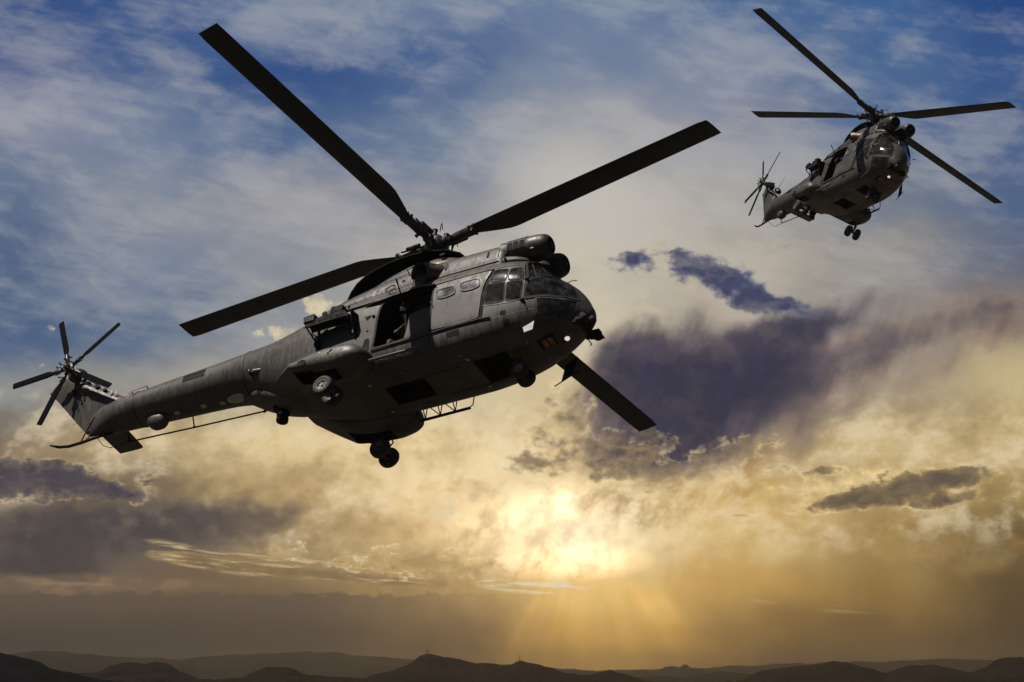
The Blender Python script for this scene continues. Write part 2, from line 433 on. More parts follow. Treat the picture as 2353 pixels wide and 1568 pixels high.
def glass_mat(name, tint=0.55):
    m = bpy.data.materials.new(name)
    m.use_nodes = True
    nt = m.node_tree
    nt.nodes.clear()
    q = G(nt)
    t = q.n('ShaderNodeTexCoord').outputs['Object']
    tr = q.n('ShaderNodeBsdfTransparent')
    tr.inputs[0].default_value = (tint, tint * 1.0, tint * 0.99, 1)
    gl = q.n('ShaderNodeBsdfGlossy')
    gl.inputs['Color'].default_value = (1, 1, 1, 1)
    gl.inputs['Roughness'].default_value = 0.07
    bp_ = q.n('ShaderNodeBump')
    bp_.inputs['Strength'].default_value = 0.25
    bp_.inputs['Distance'].default_value = 0.02
    q.put(bp_.inputs['Height'], q.noise(t, 2.0, 3, 0.5))
    q.put(gl.inputs['Normal'], bp_.outputs[0])
    df = q.n('ShaderNodeBsdfDiffuse')
    q.put(df.inputs[0], (0.22, 0.21, 0.19))
    fr = q.n('ShaderNodeFresnel')
    fr.inputs[0].default_value = 1.52
    m1 = q.n('ShaderNodeMixShader')
    q.put(m1.inputs[0], q.m('MULTIPLY', fr.outputs[0], 1.3, clamp=True))
    nt.links.new(tr.outputs[0], m1.inputs[1])
    nt.links.new(gl.outputs[0], m1.inputs[2])
    m2 = q.n('ShaderNodeMixShader')        # dust and scratches on the pane
    dust = q.m('ADD', q.mapr(q.noise(t, 5, 8, 0.7), 0.42, 0.75, 0.02, 0.28), q.mapr(q.noise(t, 30, 4, 0.7), 0.64, 0.72, 0, 0.35))
    q.put(m2.inputs[0], dust)
    nt.links.new(m1.outputs[0], m2.inputs[1])
    nt.links.new(df.outputs[0], m2.inputs[2])
    o = q.n('ShaderNodeOutputMaterial')
    nt.links.new(m2.outputs[0], o.inputs[0])
    return m


GREY = (0.068, 0.061, 0.054)
M = {
    'skin': skin_mat('worn_grey_paint', GREY),
    'skin_soot': skin_mat('sooted_grey_paint', (0.055, 0.045, 0.040), soot_shade=True),
    'skin_plain': skin_mat('smooth_grey_paint', GREY, seam=False),
    'door': skin_mat('door_paint', (0.072, 0.066, 0.061), seam=False),
    'black': plain('matt_black', (0.009, 0.009, 0.010), 0.75, spec=0.2),
    'intake': skin_mat('dark_intake_paint', (0.036, 0.034, 0.032), seam=False),
    'well': plain('bay_interior', (0.026, 0.023, 0.020), 0.8),
    'frame': plain('frame_paint', (0.036, 0.033, 0.030), 0.7, spec=0.2),
    'trim': plain('bare_trim', (0.10, 0.095, 0.09), 0.55, 0.2),
    'soot': plain('soot_black', (0.006, 0.006, 0.006), 0.85, spec=0.12),  # also carries the painted shade of the pylon crest
    'blade': plain('blade_paint', (0.013, 0.013, 0.014), 0.5, 0.0, 0.2),
    'tblade': plain('tail_blade_paint', (0.006, 0.007, 0.009), 0.9, spec=0.05),
    'mark': plain('blade_marking', (0.10, 0.08, 0.02), 0.6),
    'metal': plain('worn_metal', (0.05, 0.049, 0.047), 0.42, 0.35, 0.5),
    'steel': plain('bright_steel', (0.35, 0.34, 0.32), 0.3, 0.9),
    'rubber': plain('tyre_rubber', (0.028, 0.025, 0.023), 0.75, 0, 0.3),
    'rim': plain('wheel_rim', (0.22, 0.19, 0.16), 0.4, 0.4),
    'glass': glass_mat('cockpit_glass', 0.5),
    'wglass': plain('milky_window', (0.16, 0.165, 0.17), 0.16, 0.0, 0.5, 0.9, scale=3),
    'exh': plain('burnt_exhaust', (0.10, 0.075, 0.055), 0.45, 0.7, 0.5),
    'pale': plain('pale_paint', (0.42, 0.38, 0.32), 0.5, 0, 0.1),
    'palewin': plain('pale_deflector', (0.55, 0.54, 0.55), 0.3, 0, 0.08),
    'lamp': plain('lit_lamp', (0.9, 0.85, 0.8), 0.3, emit=(1.0, 0.86, 0.74), es=0.7),
    'orange': plain('amber_glass', (0.12, 0.065, 0.03), 0.35, 0, 0.3, emit=(0.8, 0.3, 0.05), es=0.01),
    'green': plain('green_lamp', (0.08, 0.35, 0.25), 0.2, emit=(0.2, 0.9, 0.6), es=0.35),
    'red': plain('red_band', (0.16, 0.02, 0.02), 0.5),
    'roundel': plain('faded_roundel', (0.13, 0.055, 0.06), 0.5, 0, 0.3),
    'roundel_blue': plain('faded_roundel_blue', (0.06, 0.06, 0.10), 0.5, 0, 0.3),
    'red_canvas': plain('seat_canvas', (0.09, 0.035, 0.02), 0.9),
    'suit': plain('flight_suit', (0.09, 0.085, 0.05), 0.85, 0, 0.5, scale=9),
    'tan': plain('tan_cloth', (0.30, 0.22, 0.13), 0.85, 0, 0.5, scale=14),
    'helmet': plain('helmet_shell', (0.045, 0.045, 0.04), 0.5),
    'face': plain('face_skin', (0.30, 0.17, 0.11), 0.6),
}


# ---------------------------------------------------------------- mesh builder
class MB:
    def __init__(self):
        self.v = []
        self.f = []
        self.marks = []

    def cut(self):
        """what follows is a separate piece"""
        if not self.marks or self.marks[-1] != (len(self.v), len(self.f)):
            self.marks.append((len(self.v), len(self.f)))
        return self

    def build_each(self, name, m, parent=None, sharp=38):
        mk_ = self.marks + [(len(self.v), len(self.f))]
        if mk_[0] != (0, 0):
            mk_ = [(0, 0)] + mk_
        out = []
        for (v0, f0), (v1, f1) in zip(mk_, mk_[1:]):
            if f1 > f0:
                q_ = MB()
                q_.v = self.v[v0:v1]
                q_.f = [tuple(i - v0 for i in f) for f in self.f[f0:f1]]
                out.append(q_.build(name, m, parent, sharp))
        return out

    def add(self, vs, fs):
        o = len(self.v)
        self.v += [tuple(p) for p in vs]
        self.f += [tuple(o + i for i in f) for f in fs]
        return self

    def box(self, c, s, rot=None, bev=0.0):
        bm = bmesh.new()
        bmesh.ops.create_cube(bm, size=1.0)
        for v in bm.verts:
            v.co = Vector((v.co.x * s[0], v.co.y * s[1], v.co.z * s[2]))
        if bev:
            bmesh.ops.bevel(bm, geom=list(bm.edges), offset=bev, segments=2, affect='EDGES', profile=0.5)
        rm = rot if rot is not None else Matrix.Identity(3)
        bm.verts.index_update()
        self.add([rm @ v.co + Vector(c) for v in bm.verts], [[v.index for v in f.verts] for f in bm.faces])
        bm.free()
        return self

    def tube(self, pts, r, n=8, cap=True):
        pts = [Vector(p) for p in pts]
        rs = r if isinstance(r, (list, tuple)) else [r] * len(pts)
        vs, fs = [], []
        up = None
        for i, p in enumerate(pts):
            d = (pts[min(i + 1, len(pts) - 1)] - pts[max(i - 1, 0)]).normalized()
            if up is None:
                up = Vector((0, 0, 1)) if abs(d.z) < 0.9 else Vector((1, 0, 0))
            a = d.cross(up).normalized()
            up = a.cross(d).normalized()
            for k in range(n):
                t = 2 * PI * k / n
                vs.append(p + (a * cos(t) + up * sin(t)) * rs[i])
        for i in range(len(pts) - 1):
            for k in range(n):
                fs.append((i * n + k, i * n + (k + 1) % n, (i + 1) * n + (k + 1) % n, (i + 1) * n + k))
        if cap:
            fs.append(tuple(range(n)))
            fs.append(tuple((len(pts) - 1) * n + k for k in range(n - 1, -1, -1)))
        return self.add(vs, fs)

    def lathe(self, o, axis, prof, n=24):
        o = Vector(o)
        d = Vector(axis).normalized()
        a = d.cross(Vector((0, 0, 1)) if abs(d.z) < 0.9 else Vector((1, 0, 0))).normalized()
        b = d.cross(a)
        vs, fs = [], []
        for (t, r) in prof:
            for k in range(n):
                w = 2 * PI * k / n
                vs.append(o + d * t + (a * cos(w) + b * sin(w)) * max(r, 1e-4))
        for i in range(len(prof) - 1):
            for k in range(n):
                fs.append((i * n + k, i * n + (k + 1) % n, (i + 1) * n + (k + 1) % n, (i + 1) * n + k))
        return self.add(vs, fs)

    def ell(self, c, r, n=16, rot=None):
        vs, fs = [], []
        m = n // 2
        rm = rot if rot is not None else Matrix.Identity(3)
        for i in range(m + 1):
            ph = PI * i / m
            for k in range(n):
                w = 2 * PI * k / n
                vs.append(Vector(c) + rm @ Vector((r[0] * sin(ph) * cos(w), r[1] * sin(ph) * sin(w), r[2] * cos(ph))))
        for i in range(m):
            for k in range(n):
                fs.append((i * n + k, i * n + (k + 1) % n, (i + 1) * n + (k + 1) % n, (i + 1) * n + k))
        return self.add(vs, fs)

    def rings(self, rg, cap=True, closed=True):
        n = len(rg[0])
        vs = [p for r_ in rg for p in r_]
        fs = []
        for i in range(len(rg) - 1):
            for k in range(n if closed else n - 1):
                fs.append((i * n + k, i * n + (k + 1) % n, (i + 1) * n + (k + 1) % n, (i + 1) * n + k))
        if cap:
            fs.append(tuple(range(n - 1, -1, -1)))
            fs.append(tuple((len(rg) - 1) * n + k for k in range(n)))
        return self.add(vs, fs)

    def prism(self, poly, th):
        """poly: 3-D points, th: thickness vector"""
        t = Vector(th)
        n = len(poly)
        vs = [Vector(p) - t / 2 for p in poly] + [Vector(p) + t / 2 for p in poly]
        fs = [tuple(range(n - 1, -1, -1)), tuple(range(n, 2 * n))]
        for k in range(n):
            fs.append((k, (k + 1) % n, n + (k + 1) % n, n + k))
        return self.add(vs, fs)

    def build(self, name, m, parent=None, sharp=38, merge=False):
        me = bpy.data.meshes.new(name)
        me.from_pydata(self.v, [], self.f)
        bm = bmesh.new()
        bm.from_mesh(me)
        if merge:
            bmesh.ops.remove_doubles(bm, verts=bm.verts, dist=1e-4)
        bmesh.ops.recalc_face_normals(bm, faces=bm.faces)
        for f in bm.faces:
            f.smooth = True
        lim = R(sharp)
        for e in bm.edges:
            if len(e.link_faces) == 2 and e.calc_face_angle(0) > lim:
                e.smooth = False
        bm.to_mesh(me)
        bm.free()
        me.materials.append(m)
        o = bpy.data.objects.new(name, me)
        col.objects.link(o)
        if parent is not None:
            o.parent = parent
        return o


def tag(o, label=None, cat=None, group=None, kind=None):
    if label:
        o['label'] = label
    if cat:
        o['category'] = cat
    if group:
        o['group'] = group
    if kind:
        o['kind'] = kind
    return o


# ---------------------------------------------------------------- helicopter: local frame x aft, y starboard, z up
def lerp_tab(tab, x):
    if x <= tab[0][0]:
        return tab[0][1:]
    for a, b in zip(tab, tab[1:]):
        if x <= b[0]:
            t = (x - a[0]) / (b[0] - a[0])
            return tuple(p + (q - p) * t for p, q in zip(a[1:], b[1:]))
    return tab[-1][1:]


def smooth_tab(tab, x):
    """monotone-ish cubic through a table"""
    n = len(tab)
    if x <= tab[0][0]:
        return tab[0][1:]
    if x >= tab[-1][0]:
        return tab[-1][1:]
    for i in range(n - 1):
        if x <= tab[i + 1][0]:
            break
    x0, x1 = tab[i][0], tab[i + 1][0]
    h = x1 - x0
    t = (x - x0) / h
    out = []
    for k in range(1, len(tab[0])):
        y0, y1 = tab[i][k], tab[i + 1][k]
        d = (y1 - y0) / h

        def sl(j):
            if j <= 0 or j >= n - 1:
                return d
            a = (tab[j][k] - tab[j - 1][k]) / (tab[j][0] - tab[j - 1][0])
            b = (tab[j + 1][k] - tab[j][k]) / (tab[j + 1][0] - tab[j][0])
            return 0 if a * b <= 0 else 2 * a * b / (a + b)
        m0, m1 = sl(i), sl(i + 1)
        out.append((2 * t ** 3 - 3 * t * t + 1) * y0 + (t ** 3 - 2 * t * t + t) * h * m0
                   + (-2 * t ** 3 + 3 * t * t) * y1 + (t ** 3 - t * t) * h * m1)
    return tuple(out)


#        x     zb    zt    w     zm    nb   nt
BODY = [(0.42, 1.24, 1.27, 0.02, 1.255, 2.0, 2.0),
        (0.44, 1.13, 1.40, 0.10, 1.27, 2.0, 2.0),
        (0.50, 1.06, 1.53, 0.20, 1.30, 2.0, 2.0),
        (0.60, 1.00, 1.74, 0.31, 1.35, 2.1, 2.0),
        (0.80, 0.92, 2.01, 0.48, 1.43, 2.3, 2.0),
        (1.03, 0.85, 2.20, 0.63, 1.50, 2.5, 2.1),
        (1.20, 0.80, 2.285, 0.73, 1.55, 2.6, 2.1),
        (1.40, 0.745, 2.33, 0.81, 1.595, 2.8, 2.2),
        (1.60, 0.70, 2.46, 0.87, 1.645, 3.0, 2.35),
        (1.72, 0.665, 2.82, 0.905, 1.67, 3.15, 2.5),
        (1.80, 0.65, 2.86, 0.92, 1.69, 3.25, 2.5),
        (2.10, 0.61, 2.92, 0.96, 1.73, 3.6, 2.6),
        (2.60, 0.57, 2.96, 0.99, 1.75, 4.2, 2.7),
        (3.20, 0.55, 2.98, 1.00, 1.75, 4.6, 2.7),
        (5.20, 0.56, 2.98, 1.00, 1.75, 4.6, 2.7),
        (6.00, 0.60, 2.97, 0.99, 1.75, 4.0, 2.6),
        (6.70, 0.70, 2.92, 0.93, 1.78, 3.3, 2.4),
        (7.50, 0.93, 2.78, 0.80, 1.86, 2.7, 2.2),
        (8.10, 1.20, 2.71, 0.68, 1.96, 2.3, 2.0),
        (8.66, 1.46, 2.67, 0.59, 2.07, 2.0, 2.0),
        (9.30, 1.58, 2.63, 0.52, 2.11, 2.0, 2.0),
        (10.6, 1.64, 2.55, 0.45, 2.10, 2.0, 2.0),
        (12.0, 1.69, 2.46, 0.38, 2.08, 2.0, 2.0),
        (12.5, 1.70, 2.42, 0.28, 2.07, 2.0, 2.0),
        (12.95, 1.71, 2.40, 0.10, 2.06, 2.0, 2.0)]


def S(x, th, side=1, off=0.0):
    zb, zt, w, zm, nb, nt_ = smooth_tab(BODY, x)
    s_, c_ = sin(th), max(cos(th), 0.0)
    n = nt_ if s_ >= 0 else nb
    h = (zt - zm) if s_ >= 0 else (zm - zb)
    y = w * c_ ** (2 / n)
    z = zm + (1 if s_ >= 0 else -1) * h * abs(s_) ** (2 / n)
    p = Vector((x, side * y, z))
    if off:
        e = 1e-3
        a = S(x + e, th, side) - S(x - e, th, side)
        b = S(x, min(th + 0.004, PI / 2 - 1e-4), side) - S(x, max(th - 0.004, -PI / 2 + 1e-4), side)
        nn = a.cross(b)
        if nn.length > 0:
            nn.normalize()
            c = Vector((x, 0, zm))
            if nn.dot(p - c) < 0:
                nn = -nn
            p = p + nn * off
    return p


def th_z(x, z):
    zb, zt, w, zm, nb, nt_ = smooth_tab(BODY, x)
    if z >= zm:
        return math.asin(min(1, ((z - zm) / (zt - zm))) ** (nt_ / 2))
    return -math.asin(min(1, ((zm - z) / (zm - zb))) ** (nb / 2))


def th_y(x, y, top):
    zb, zt, w, zm, nb, nt_ = smooth_tab(BODY, x)
    n = nt_ if top else nb
    t = math.acos(min(1, abs(y) / w) ** (n / 2))
    return t if top else -t


def Z(*pts):
    return [(x, th_z(x, z)) for x, z in pts]


def YT(*pts):
    return [(x, th_y(x, y, True)) for x, y in pts]


def rnd(poly, k=3, cut=0.28):
    """round polygon corners"""
    out = []
    n = len(poly)
    for i in range(n):
        p0, p1, p2 = poly[i - 1], poly[i], poly[(i + 1) % n]
        a = (p1[0] + (p0[0] - p1[0]) * cut, p1[1] + (p0[1] - p1[1]) * cut)
        b = (p1[0] + (p2[0] - p1[0]) * cut, p1[1] + (p2[1] - p1[1]) * cut)
        for j in range(k + 1):
            t = j / k
            out.append(tuple((1 - t) ** 2 * a[q] + 2 * t * (1 - t) * p1[q] + t * t * b[q] for q in (0, 1)))
    return out


def dens(poly, st=0.05):
    out = []
    for a, b in zip(poly, poly[1:] + poly[:1]):
        n = max(1, int(math.hypot(b[0] - a[0], b[1] - a[1]) / st))
        out += [(a[0] + (b[0] - a[0]) * j / n, a[1] + (b[1] - a[1]) * j / n) for j in range(n)]
    return out


def inside(p, poly):
    c = False
    j = len(poly) - 1
    for i in range(len(poly)):
        a, b = poly[i], poly[j]
        if (a[1] > p[1]) != (b[1] > p[1]) and p[0] < (b[0] - a[0]) * (p[1] - a[1]) / (b[1] - a[1]) + a[0]:
            c = not c
        j = i
    return c


def scalep(poly, s, d=0.0):
    cx = sum(p[0] for p in poly) / len(poly)
    cy = sum(p[1] for p in poly) / len(poly)
    out = []
    for p in poly:
        dx, dy = p[0] - cx, p[1] - cy
        L = math.hypot(dx, dy) or 1
        out.append((cx + dx * s + dx / L * d, cy + dy * s + dy / L * d))
    return out


def patch(mb, poly, side=1, off=0.004, k=6, surf=S):
    poly = dens(poly)
    cx = sum(p[0] for p in poly) / len(poly)
    cy = sum(p[1] for p in poly) / len(poly)
    n = len(poly)
    vs = [surf(cx, cy, side, off)]
    fs = []
    for i in range(1, k + 1):
        t = i / k
        for p in poly:
            vs.append(surf(cx + (p[0] - cx) * t, cy + (p[1] - cy) * t, side, off))
    for j in range(n):
        fs.append((0, 1 + j, 1 + (j + 1) % n))
    for i in range(k - 1):
        for j in range(n):
            a = 1 + i * n
            fs.append((a + j, a + n + j, a + n + (j + 1) % n, a + (j + 1) % n))
    mb.add(vs, fs)
    return mb


def ringstrip(mb, poly, side=1, off=0.008, wd=0.02, inw=0.02):
    """raised frame round a polygon on the hull"""
    poly = dens(poly)
    a = scalep(poly, 1, -inw)
    b = scalep(poly, 1, wd)
    n = len(poly)
    ra = [S(*p, side, off - 0.01) for p in a]
    rb = [S(*p, side, off) for p in a]
    rc_ = [S(*p, side, off) for p in b]
    rd = [S(*p, side, -0.01) for p in b]
    mb.rings([ra, rb, rc_, rd], cap=False)
    return mb


def strip(mb, pts, side=1, off=0.006, wd=0.012):
    """thin raised line following points on the hull (x, theta)"""
    q = []
    for a, b in zip(pts, pts[1:]):
        n = max(1, int(math.hypot(b[0] - a[0], b[1] - a[1]) / 0.06))
        q += [(a[0] + (b[0] - a[0]) * j / n, a[1] + (b[1] - a[1]) * j / n) for j in range(n)]
    q.append(pts[-1])
    mb.tube([S(*p, side, off - wd * 0.4) for p in q], wd, 5)
    return mb


W_DOOR = {   # panes of the crew door, (x, z) on the side
    'uf': [(1.99, 2.00), (1.985, 2.34), (1.75, 2.35), (1.69, 1.97)],
    'ua': [(2.42, 2.06), (2.33, 2.39), (2.04, 2.35), (2.05, 2.01)],
    'la': [(2.49, 1.50), (2.43, 2.00), (2.06, 1.95), (2.06, 1.47)],
    'lf': [(2.01, 1.46), (2.01, 1.93), (1.67, 1.90), (1.70, 1.43)],
}
WBASE = [(1.10, 0.0, 2.255), (1.22, 0.25, 2.24), (1.38, 0.50, 2.18), (1.50, 0.67, 2.10), (1.60, 0.80, 2.02)]
WTOP = [(1.60, 0.0, 2.80), (1.62, 0.24, 2.785), (1.66, 0.42, 2.73), (1.70, 0.56, 2.65), (1.735, 0.68, 2.52)]


def along(c, s_):
    s_ = min(max(s_, 0), 1) * (len(c) - 1)
    i = min(int(s_), len(c) - 2)
    t = s_ - i
    return Vector([c[i][k] + (c[i + 1][k] - c[i][k]) * t for k in range(3)])


def wy(x):
    for a, b in zip(WBASE, WBASE[1:]):
        if x <= b[0]:
            return a[1] + (b[1] - a[1]) * (x - a[0]) / (b[0] - a[0])
    return 0.86


NOSE_UP = Z((1.58, 1.93)) + YT((1.50, 0.735), (1.38, 0.565), (1.26, 0.39), (1.16, 0.29), (1.0, 0.27), (0.86, 0.27), (0.75, 0.28)) + Z((0.67, 1.62), (0.64, 1.49),
           (0.85, 1.50), (1.1, 1.505), (1.35, 1.50), (1.62, 1.48))
NOSE_LO = [(1.38, 1.43), (1.1, 1.44), (0.85, 1.43), (0.66, 1.41), (0.68, 1.22), (0.80, 1.08), (0.98, 1.03), (1.2, 1.06), (1.36, 1.12)]
ROOFWIN = [(1.85, 0.15), (2.3, 0.15), (2.3, 0.55), (1.85, 0.55)]
OPEN = [(3.74, 1.14), (3.76, 2.33), (5.00, 2.29), (5.12, 1.12)]
HATCH = [(4.20, 0.33), (5.15, 0.33)]
holes_s = [Z(*W_DOOR[k]) for k in W_DOOR] + [NOSE_UP, Z(*NOSE_LO)]
holes_p = list(holes_s)
cab_hole = Z(*OPEN)


def build_hull(parent):
    xs = [0.42, 0.425, 0.43, 0.44, 0.45, 0.465, 0.48, 0.50, 0.52, 0.545, 0.57]
    x = 0.6
    while x < 5.3:
        xs.append(x)
        x += 0.022
    while x < 8.66:
        xs.append(x)
        x += 0.08
    xs.append(8.66)
    NT = 88
    ths = [-PI / 2 + PI * j / NT for j in range(NT + 1)]
    vs, fs = [], []
    ring = [(t, 1) for t in ths] + [(t, -1) for t in ths[-2:0:-1]]
    n = len(ring)
    for x in xs:
        for t, s_ in ring:
            vs.append(S(x, t, s_))
    for i in range(len(xs) - 1):
        xm = (xs[i] + xs[i + 1]) / 2
        for k in range(n):
            t0, s0 = ring[k]
            t1, s1 = ring[(k + 1) % n]
            tm = (t0 + t1) / 2
            side = 1 if k < NT else -1
            c = S(xm, tm)
            hole = False
            hs = holes_s if side > 0 else holes_p
            if xm < 2.6:
                hole = any(inside((xm, tm), h) for h in hs)
                if 1.10 < xm < 1.715 and tm > 0 and c.y < wy(xm) and c.z > 2.0:
                    hole = True
            elif side > 0 and xm < 5.3:
                hole = inside((xm, tm), cab_hole)
            if tm < -0.3:
                yy = abs(c.y)
                if 4.20 < xm < 5.15 and yy < 0.34 and c.z < 0.7:
                    hole = True
                if 2.25 < xm < 3.0 and yy < 0.40 and c.z < 0.75:
                    hole = True
            if not hole:
                fs.append((i * n + k, i * n + (k + 1) % n, (i + 1) * n + (k + 1) % n, (i + 1) * n + k))
    mb = MB()
    mb.add(vs, fs)
    return mb.build('fuselage', M['skin'], parent, sharp=60, merge=True)


def sup_loft(tab, n=28, yc=0.0, st=0.08, flip=False):
    """tab rows: x, yc, zc, w, h_up, h_dn, n"""
    rg = []
    x = tab[0][0]
    xs = []
    while x < tab[-1][0]:
        xs.append(x)
        x += st
    xs.append(tab[-1][0])
    for x in xs:
        yc_, zc, w, hu, hd, e = smooth_tab(tab, x)
        r_ = []
        for k in range(n):
            t = 2 * PI * k / n
            c_, s_ = cos(t), sin(t)
            y = w * math.copysign(abs(c_) ** (2 / e), c_)
            z = (hu if s_ >= 0 else hd) * math.copysign(abs(s_) ** (2 / e), s_)
            r_.append(Vector((x, yc_ + y, zc + z)))
        rg.append(r_)
    return rg


def wheel(parent, c, r, w, tyre=True):
    t = MB()
    prof = [(-w / 2 * .75, r * .50), (-w / 2, r * .72), (-w / 2 * .86, r * .90), (-w / 2 * .45, r * .99), (0, r),
            (w / 2 * .45, r * .99), (w / 2 * .86, r * .90), (w / 2, r * .72), (w / 2 * .75, r * .50), (-w / 2 * .75, r * .50)]
    t.lathe(c, (0, 1, 0), prof, 28)
    to = t.build('wheel', M['rubber'], parent, sharp=60)
    q = MB()
    q.lathe(c, (0, 1, 0), [(-w / 2 * .5, 0), (-w / 2 * .52, r * .16), (-w * .28, r * .42), (-w * .42, r * .47), (-w * .42, r * .53),
                           (w * .42, r * .53), (w * .42, r * .47), (w * .28, r * .42), (w / 2 * .52, r * .16), (w / 2 * .5, 0)], 24)
    for k in range(6):
        a = 2 * PI * k / 6
        for s_ in (-1, 1):
            q.tube([Vector(c) + Vector((cos(a) * r * .3, s_ * w * .2, sin(a) * r * .3)), Vector(c) + Vector((cos(a) * r * .3, s_ * w * .36, sin(a) * r * .3))], 0.012, 6)
    q.tube([Vector(c) - Vector((0, w * .42, 0)), Vector(c) + Vector((0, w * .42, 0))], r * .13, 10)
    return to, q.build('rim', M['rim'], to)


def fingers(nodes, wrist, d, side_v, palm):
    """palm and five bent fingers of unequal length hung on a wrist node"""
    d, side_v, palm = d.normalized(), side_v.normalized(), palm.normalized()
    k0 = len(nodes)
    nodes.append((wrist + d * .045, .026, None))
    for i_, (o_, L) in enumerate(((-.030, .060), (-.010, .072), (.010, .068), (.030, .052))):
        a = len(nodes)
        b0_ = wrist + d * .085 + side_v * o_
        nodes.append((b0_, .012, k0))
        nodes.append((b0_ + d * L * .45 + palm * L * .30, .0085, a))
        nodes.append((b0_ + d * L * .55 + palm * L * .75, .0075, a + 1))
    a = len(nodes)
    nodes.append((wrist + d * .035 - side_v * .045 + palm * .01, .012, k0))
    nodes.append((wrist + d * .065 - side_v * .055 + palm * .045, .009, a))
    return k0


def person(spec, label, xf, group):
    """one continuous skinned body with helmet; spec gives joints in the aircraft's frame"""
    V = lambda k: Vector(spec[k])
    nodes = [(V('pelvis'), .135, None), ((V('pelvis') + V('chest')) / 2, .125, 0), (V('chest'), .15, 1), (V('neck'), .06, 2), (V('head') + (V('head') - V('neck')) * .05, .088, 3),
             (V('head') + (V('head') - V('neck')).normalized() * .09, .075, 4)]
    for sd_ in ('a', 'b'):
        i0 = len(nodes)
        nodes += [(V('hip' + sd_), .095, 0), (V('knee' + sd_), .065, i0), ((V('knee' + sd_) * .6 + V('foot' + sd_) * .4), .058, i0 + 1), (V('foot' + sd_), .045, i0 + 2), (V('toe' + sd_), .04, i0 + 3)]
        i1 = len(nodes)
        nodes += [(V('sh' + sd_), .07, 2), (V('el' + sd_), .048, i1), (V('wr' + sd_), .032, i1 + 1)]
        d = (V('wr' + sd_) - V('el' + sd_)).normalized()
        sv = d.cross(Vector((0, 0, 1)))
        if sd_ == 'b':
            sv = -sv
        k0 = fingers(nodes, V('wr' + sd_), d, sv, Vector((0, 0, -1)))
        nodes[k0] = (nodes[k0][0], nodes[k0][1], i1 + 2)
    me = bpy.data.meshes.new('person')
    me.from_pydata([n_[0] for n_ in nodes], [(n_[2], i) for i, n_ in enumerate(nodes) if n_[2] is not None], [])
    o = bpy.data.objects.new('person', me)
    col.objects.link(o)
    md = o.modifiers.new('skin', 'SKIN')
    for i, n_ in enumerate(nodes):
        me.skin_vertices[0].data[i].radius = (n_[1], n_[1])
        me.skin_vertices[0].data[i].use_root = (i == 0)
    sb_ = o.modifiers.new('sub', 'SUBSURF')
    sb_.levels = sb_.render_levels = 1
    dg = bpy.context.evaluated_depsgraph_get()
    me2 = bpy.data.meshes.new_from_object(o.evaluated_get(dg))
    for p in me2.polygons:
        p.use_smooth = True
    o.modifiers.clear()
    o.data = me2
    me2.name = 'person'
    me2.materials.clear()
    me2.materials.append(M['suit'])
    o.matrix_world = xf
    h = V('head')
    up = (V('head') - V('neck')).normalized()
    f = Vector(spec['face']).normalized()
    hm_ = MB()
    hm_.ell(h + up * .055 - f * .012, (.135, .135, .12), 18)
    hm_.ell(h - f * .03, (.13, .13, .11), 16)
    hm_.build('helmet', M['helmet'], o)
    fc = MB()
    fc.ell(h + f * .075 - up * .02, (.062, .062, .075), 14)
    fc.ell(h + f * .140 - up * .015, (.014, .014, .02), 8)
    sv = f.cross(up)
    for q_ in (-1, 1):
        fc.ell(h + f * .125 + up * .015 + sv * .028 * q_, (.012, .012, .009), 8)
    fc.ell(h + f * .128 - up * .055, (.012, .022, .007), 8)
    fc.build('face', M['face'], o)
    vs_ = MB()
    vs_.ell(h + f * .10 + up * .045, (.055, .09, .045) if abs(f.x) > .5 else (.09, .055, .045), 14)
    vs_.build('visor', M['black'], o)
    tag(o, label, 'person', group)
    return o


PILOT = dict(pelvis=(2.10, .45, 1.50), chest=(2.20, .45, 1.86), neck=(2.19, .45, 2.05), head=(2.14, .45, 2.20), face=(-1, 0, -.05),
             hipa=(2.02, .35, 1.48), kneea=(1.62, .34, 1.60), foota=(1.32, .36, 1.18), toea=(1.12, .36, 1.25), hipb=(2.02, .55, 1.48), kneeb=(1.62, .58, 1.60), footb=(1.32, .54, 1.18), toeb=(1.12, .54, 1.25),
             sha=(2.20, .26, 1.95), ela=(2.0, .22, 1.70), wra=(1.76, .34, 1.66), shb=(2.20, .64, 1.95), elb=(2.0, .70, 1.70), wrb=(1.76, .54, 1.66))
GUNNER = dict(pelvis=(4.74, .30, 1.42), chest=(4.66, .46, 1.80), neck=(4.64, .52, 1.97), head=(4.62, .58, 2.10), face=(-.15, 1, -.1),
              hipa=(4.64, .34, 1.38), kneea=(4.60, .66, 1.20), foota=(4.62, .28, 1.12), toea=(4.62, .16, 1.10), hipb=(4.84, .34, 1.38), kneeb=(4.90, .72, 1.46), footb=(4.90, .70, 1.14), toeb=(4.90, .86, 1.12),
              sha=(4.47, .48, 1.88), ela=(4.34, .52, 1.68), wra=(4.38, .66, 1.74), shb=(4.85, .50, 1.88), elb=(4.80, .66, 1.66), wrb=(4.58, .72, 1.74))


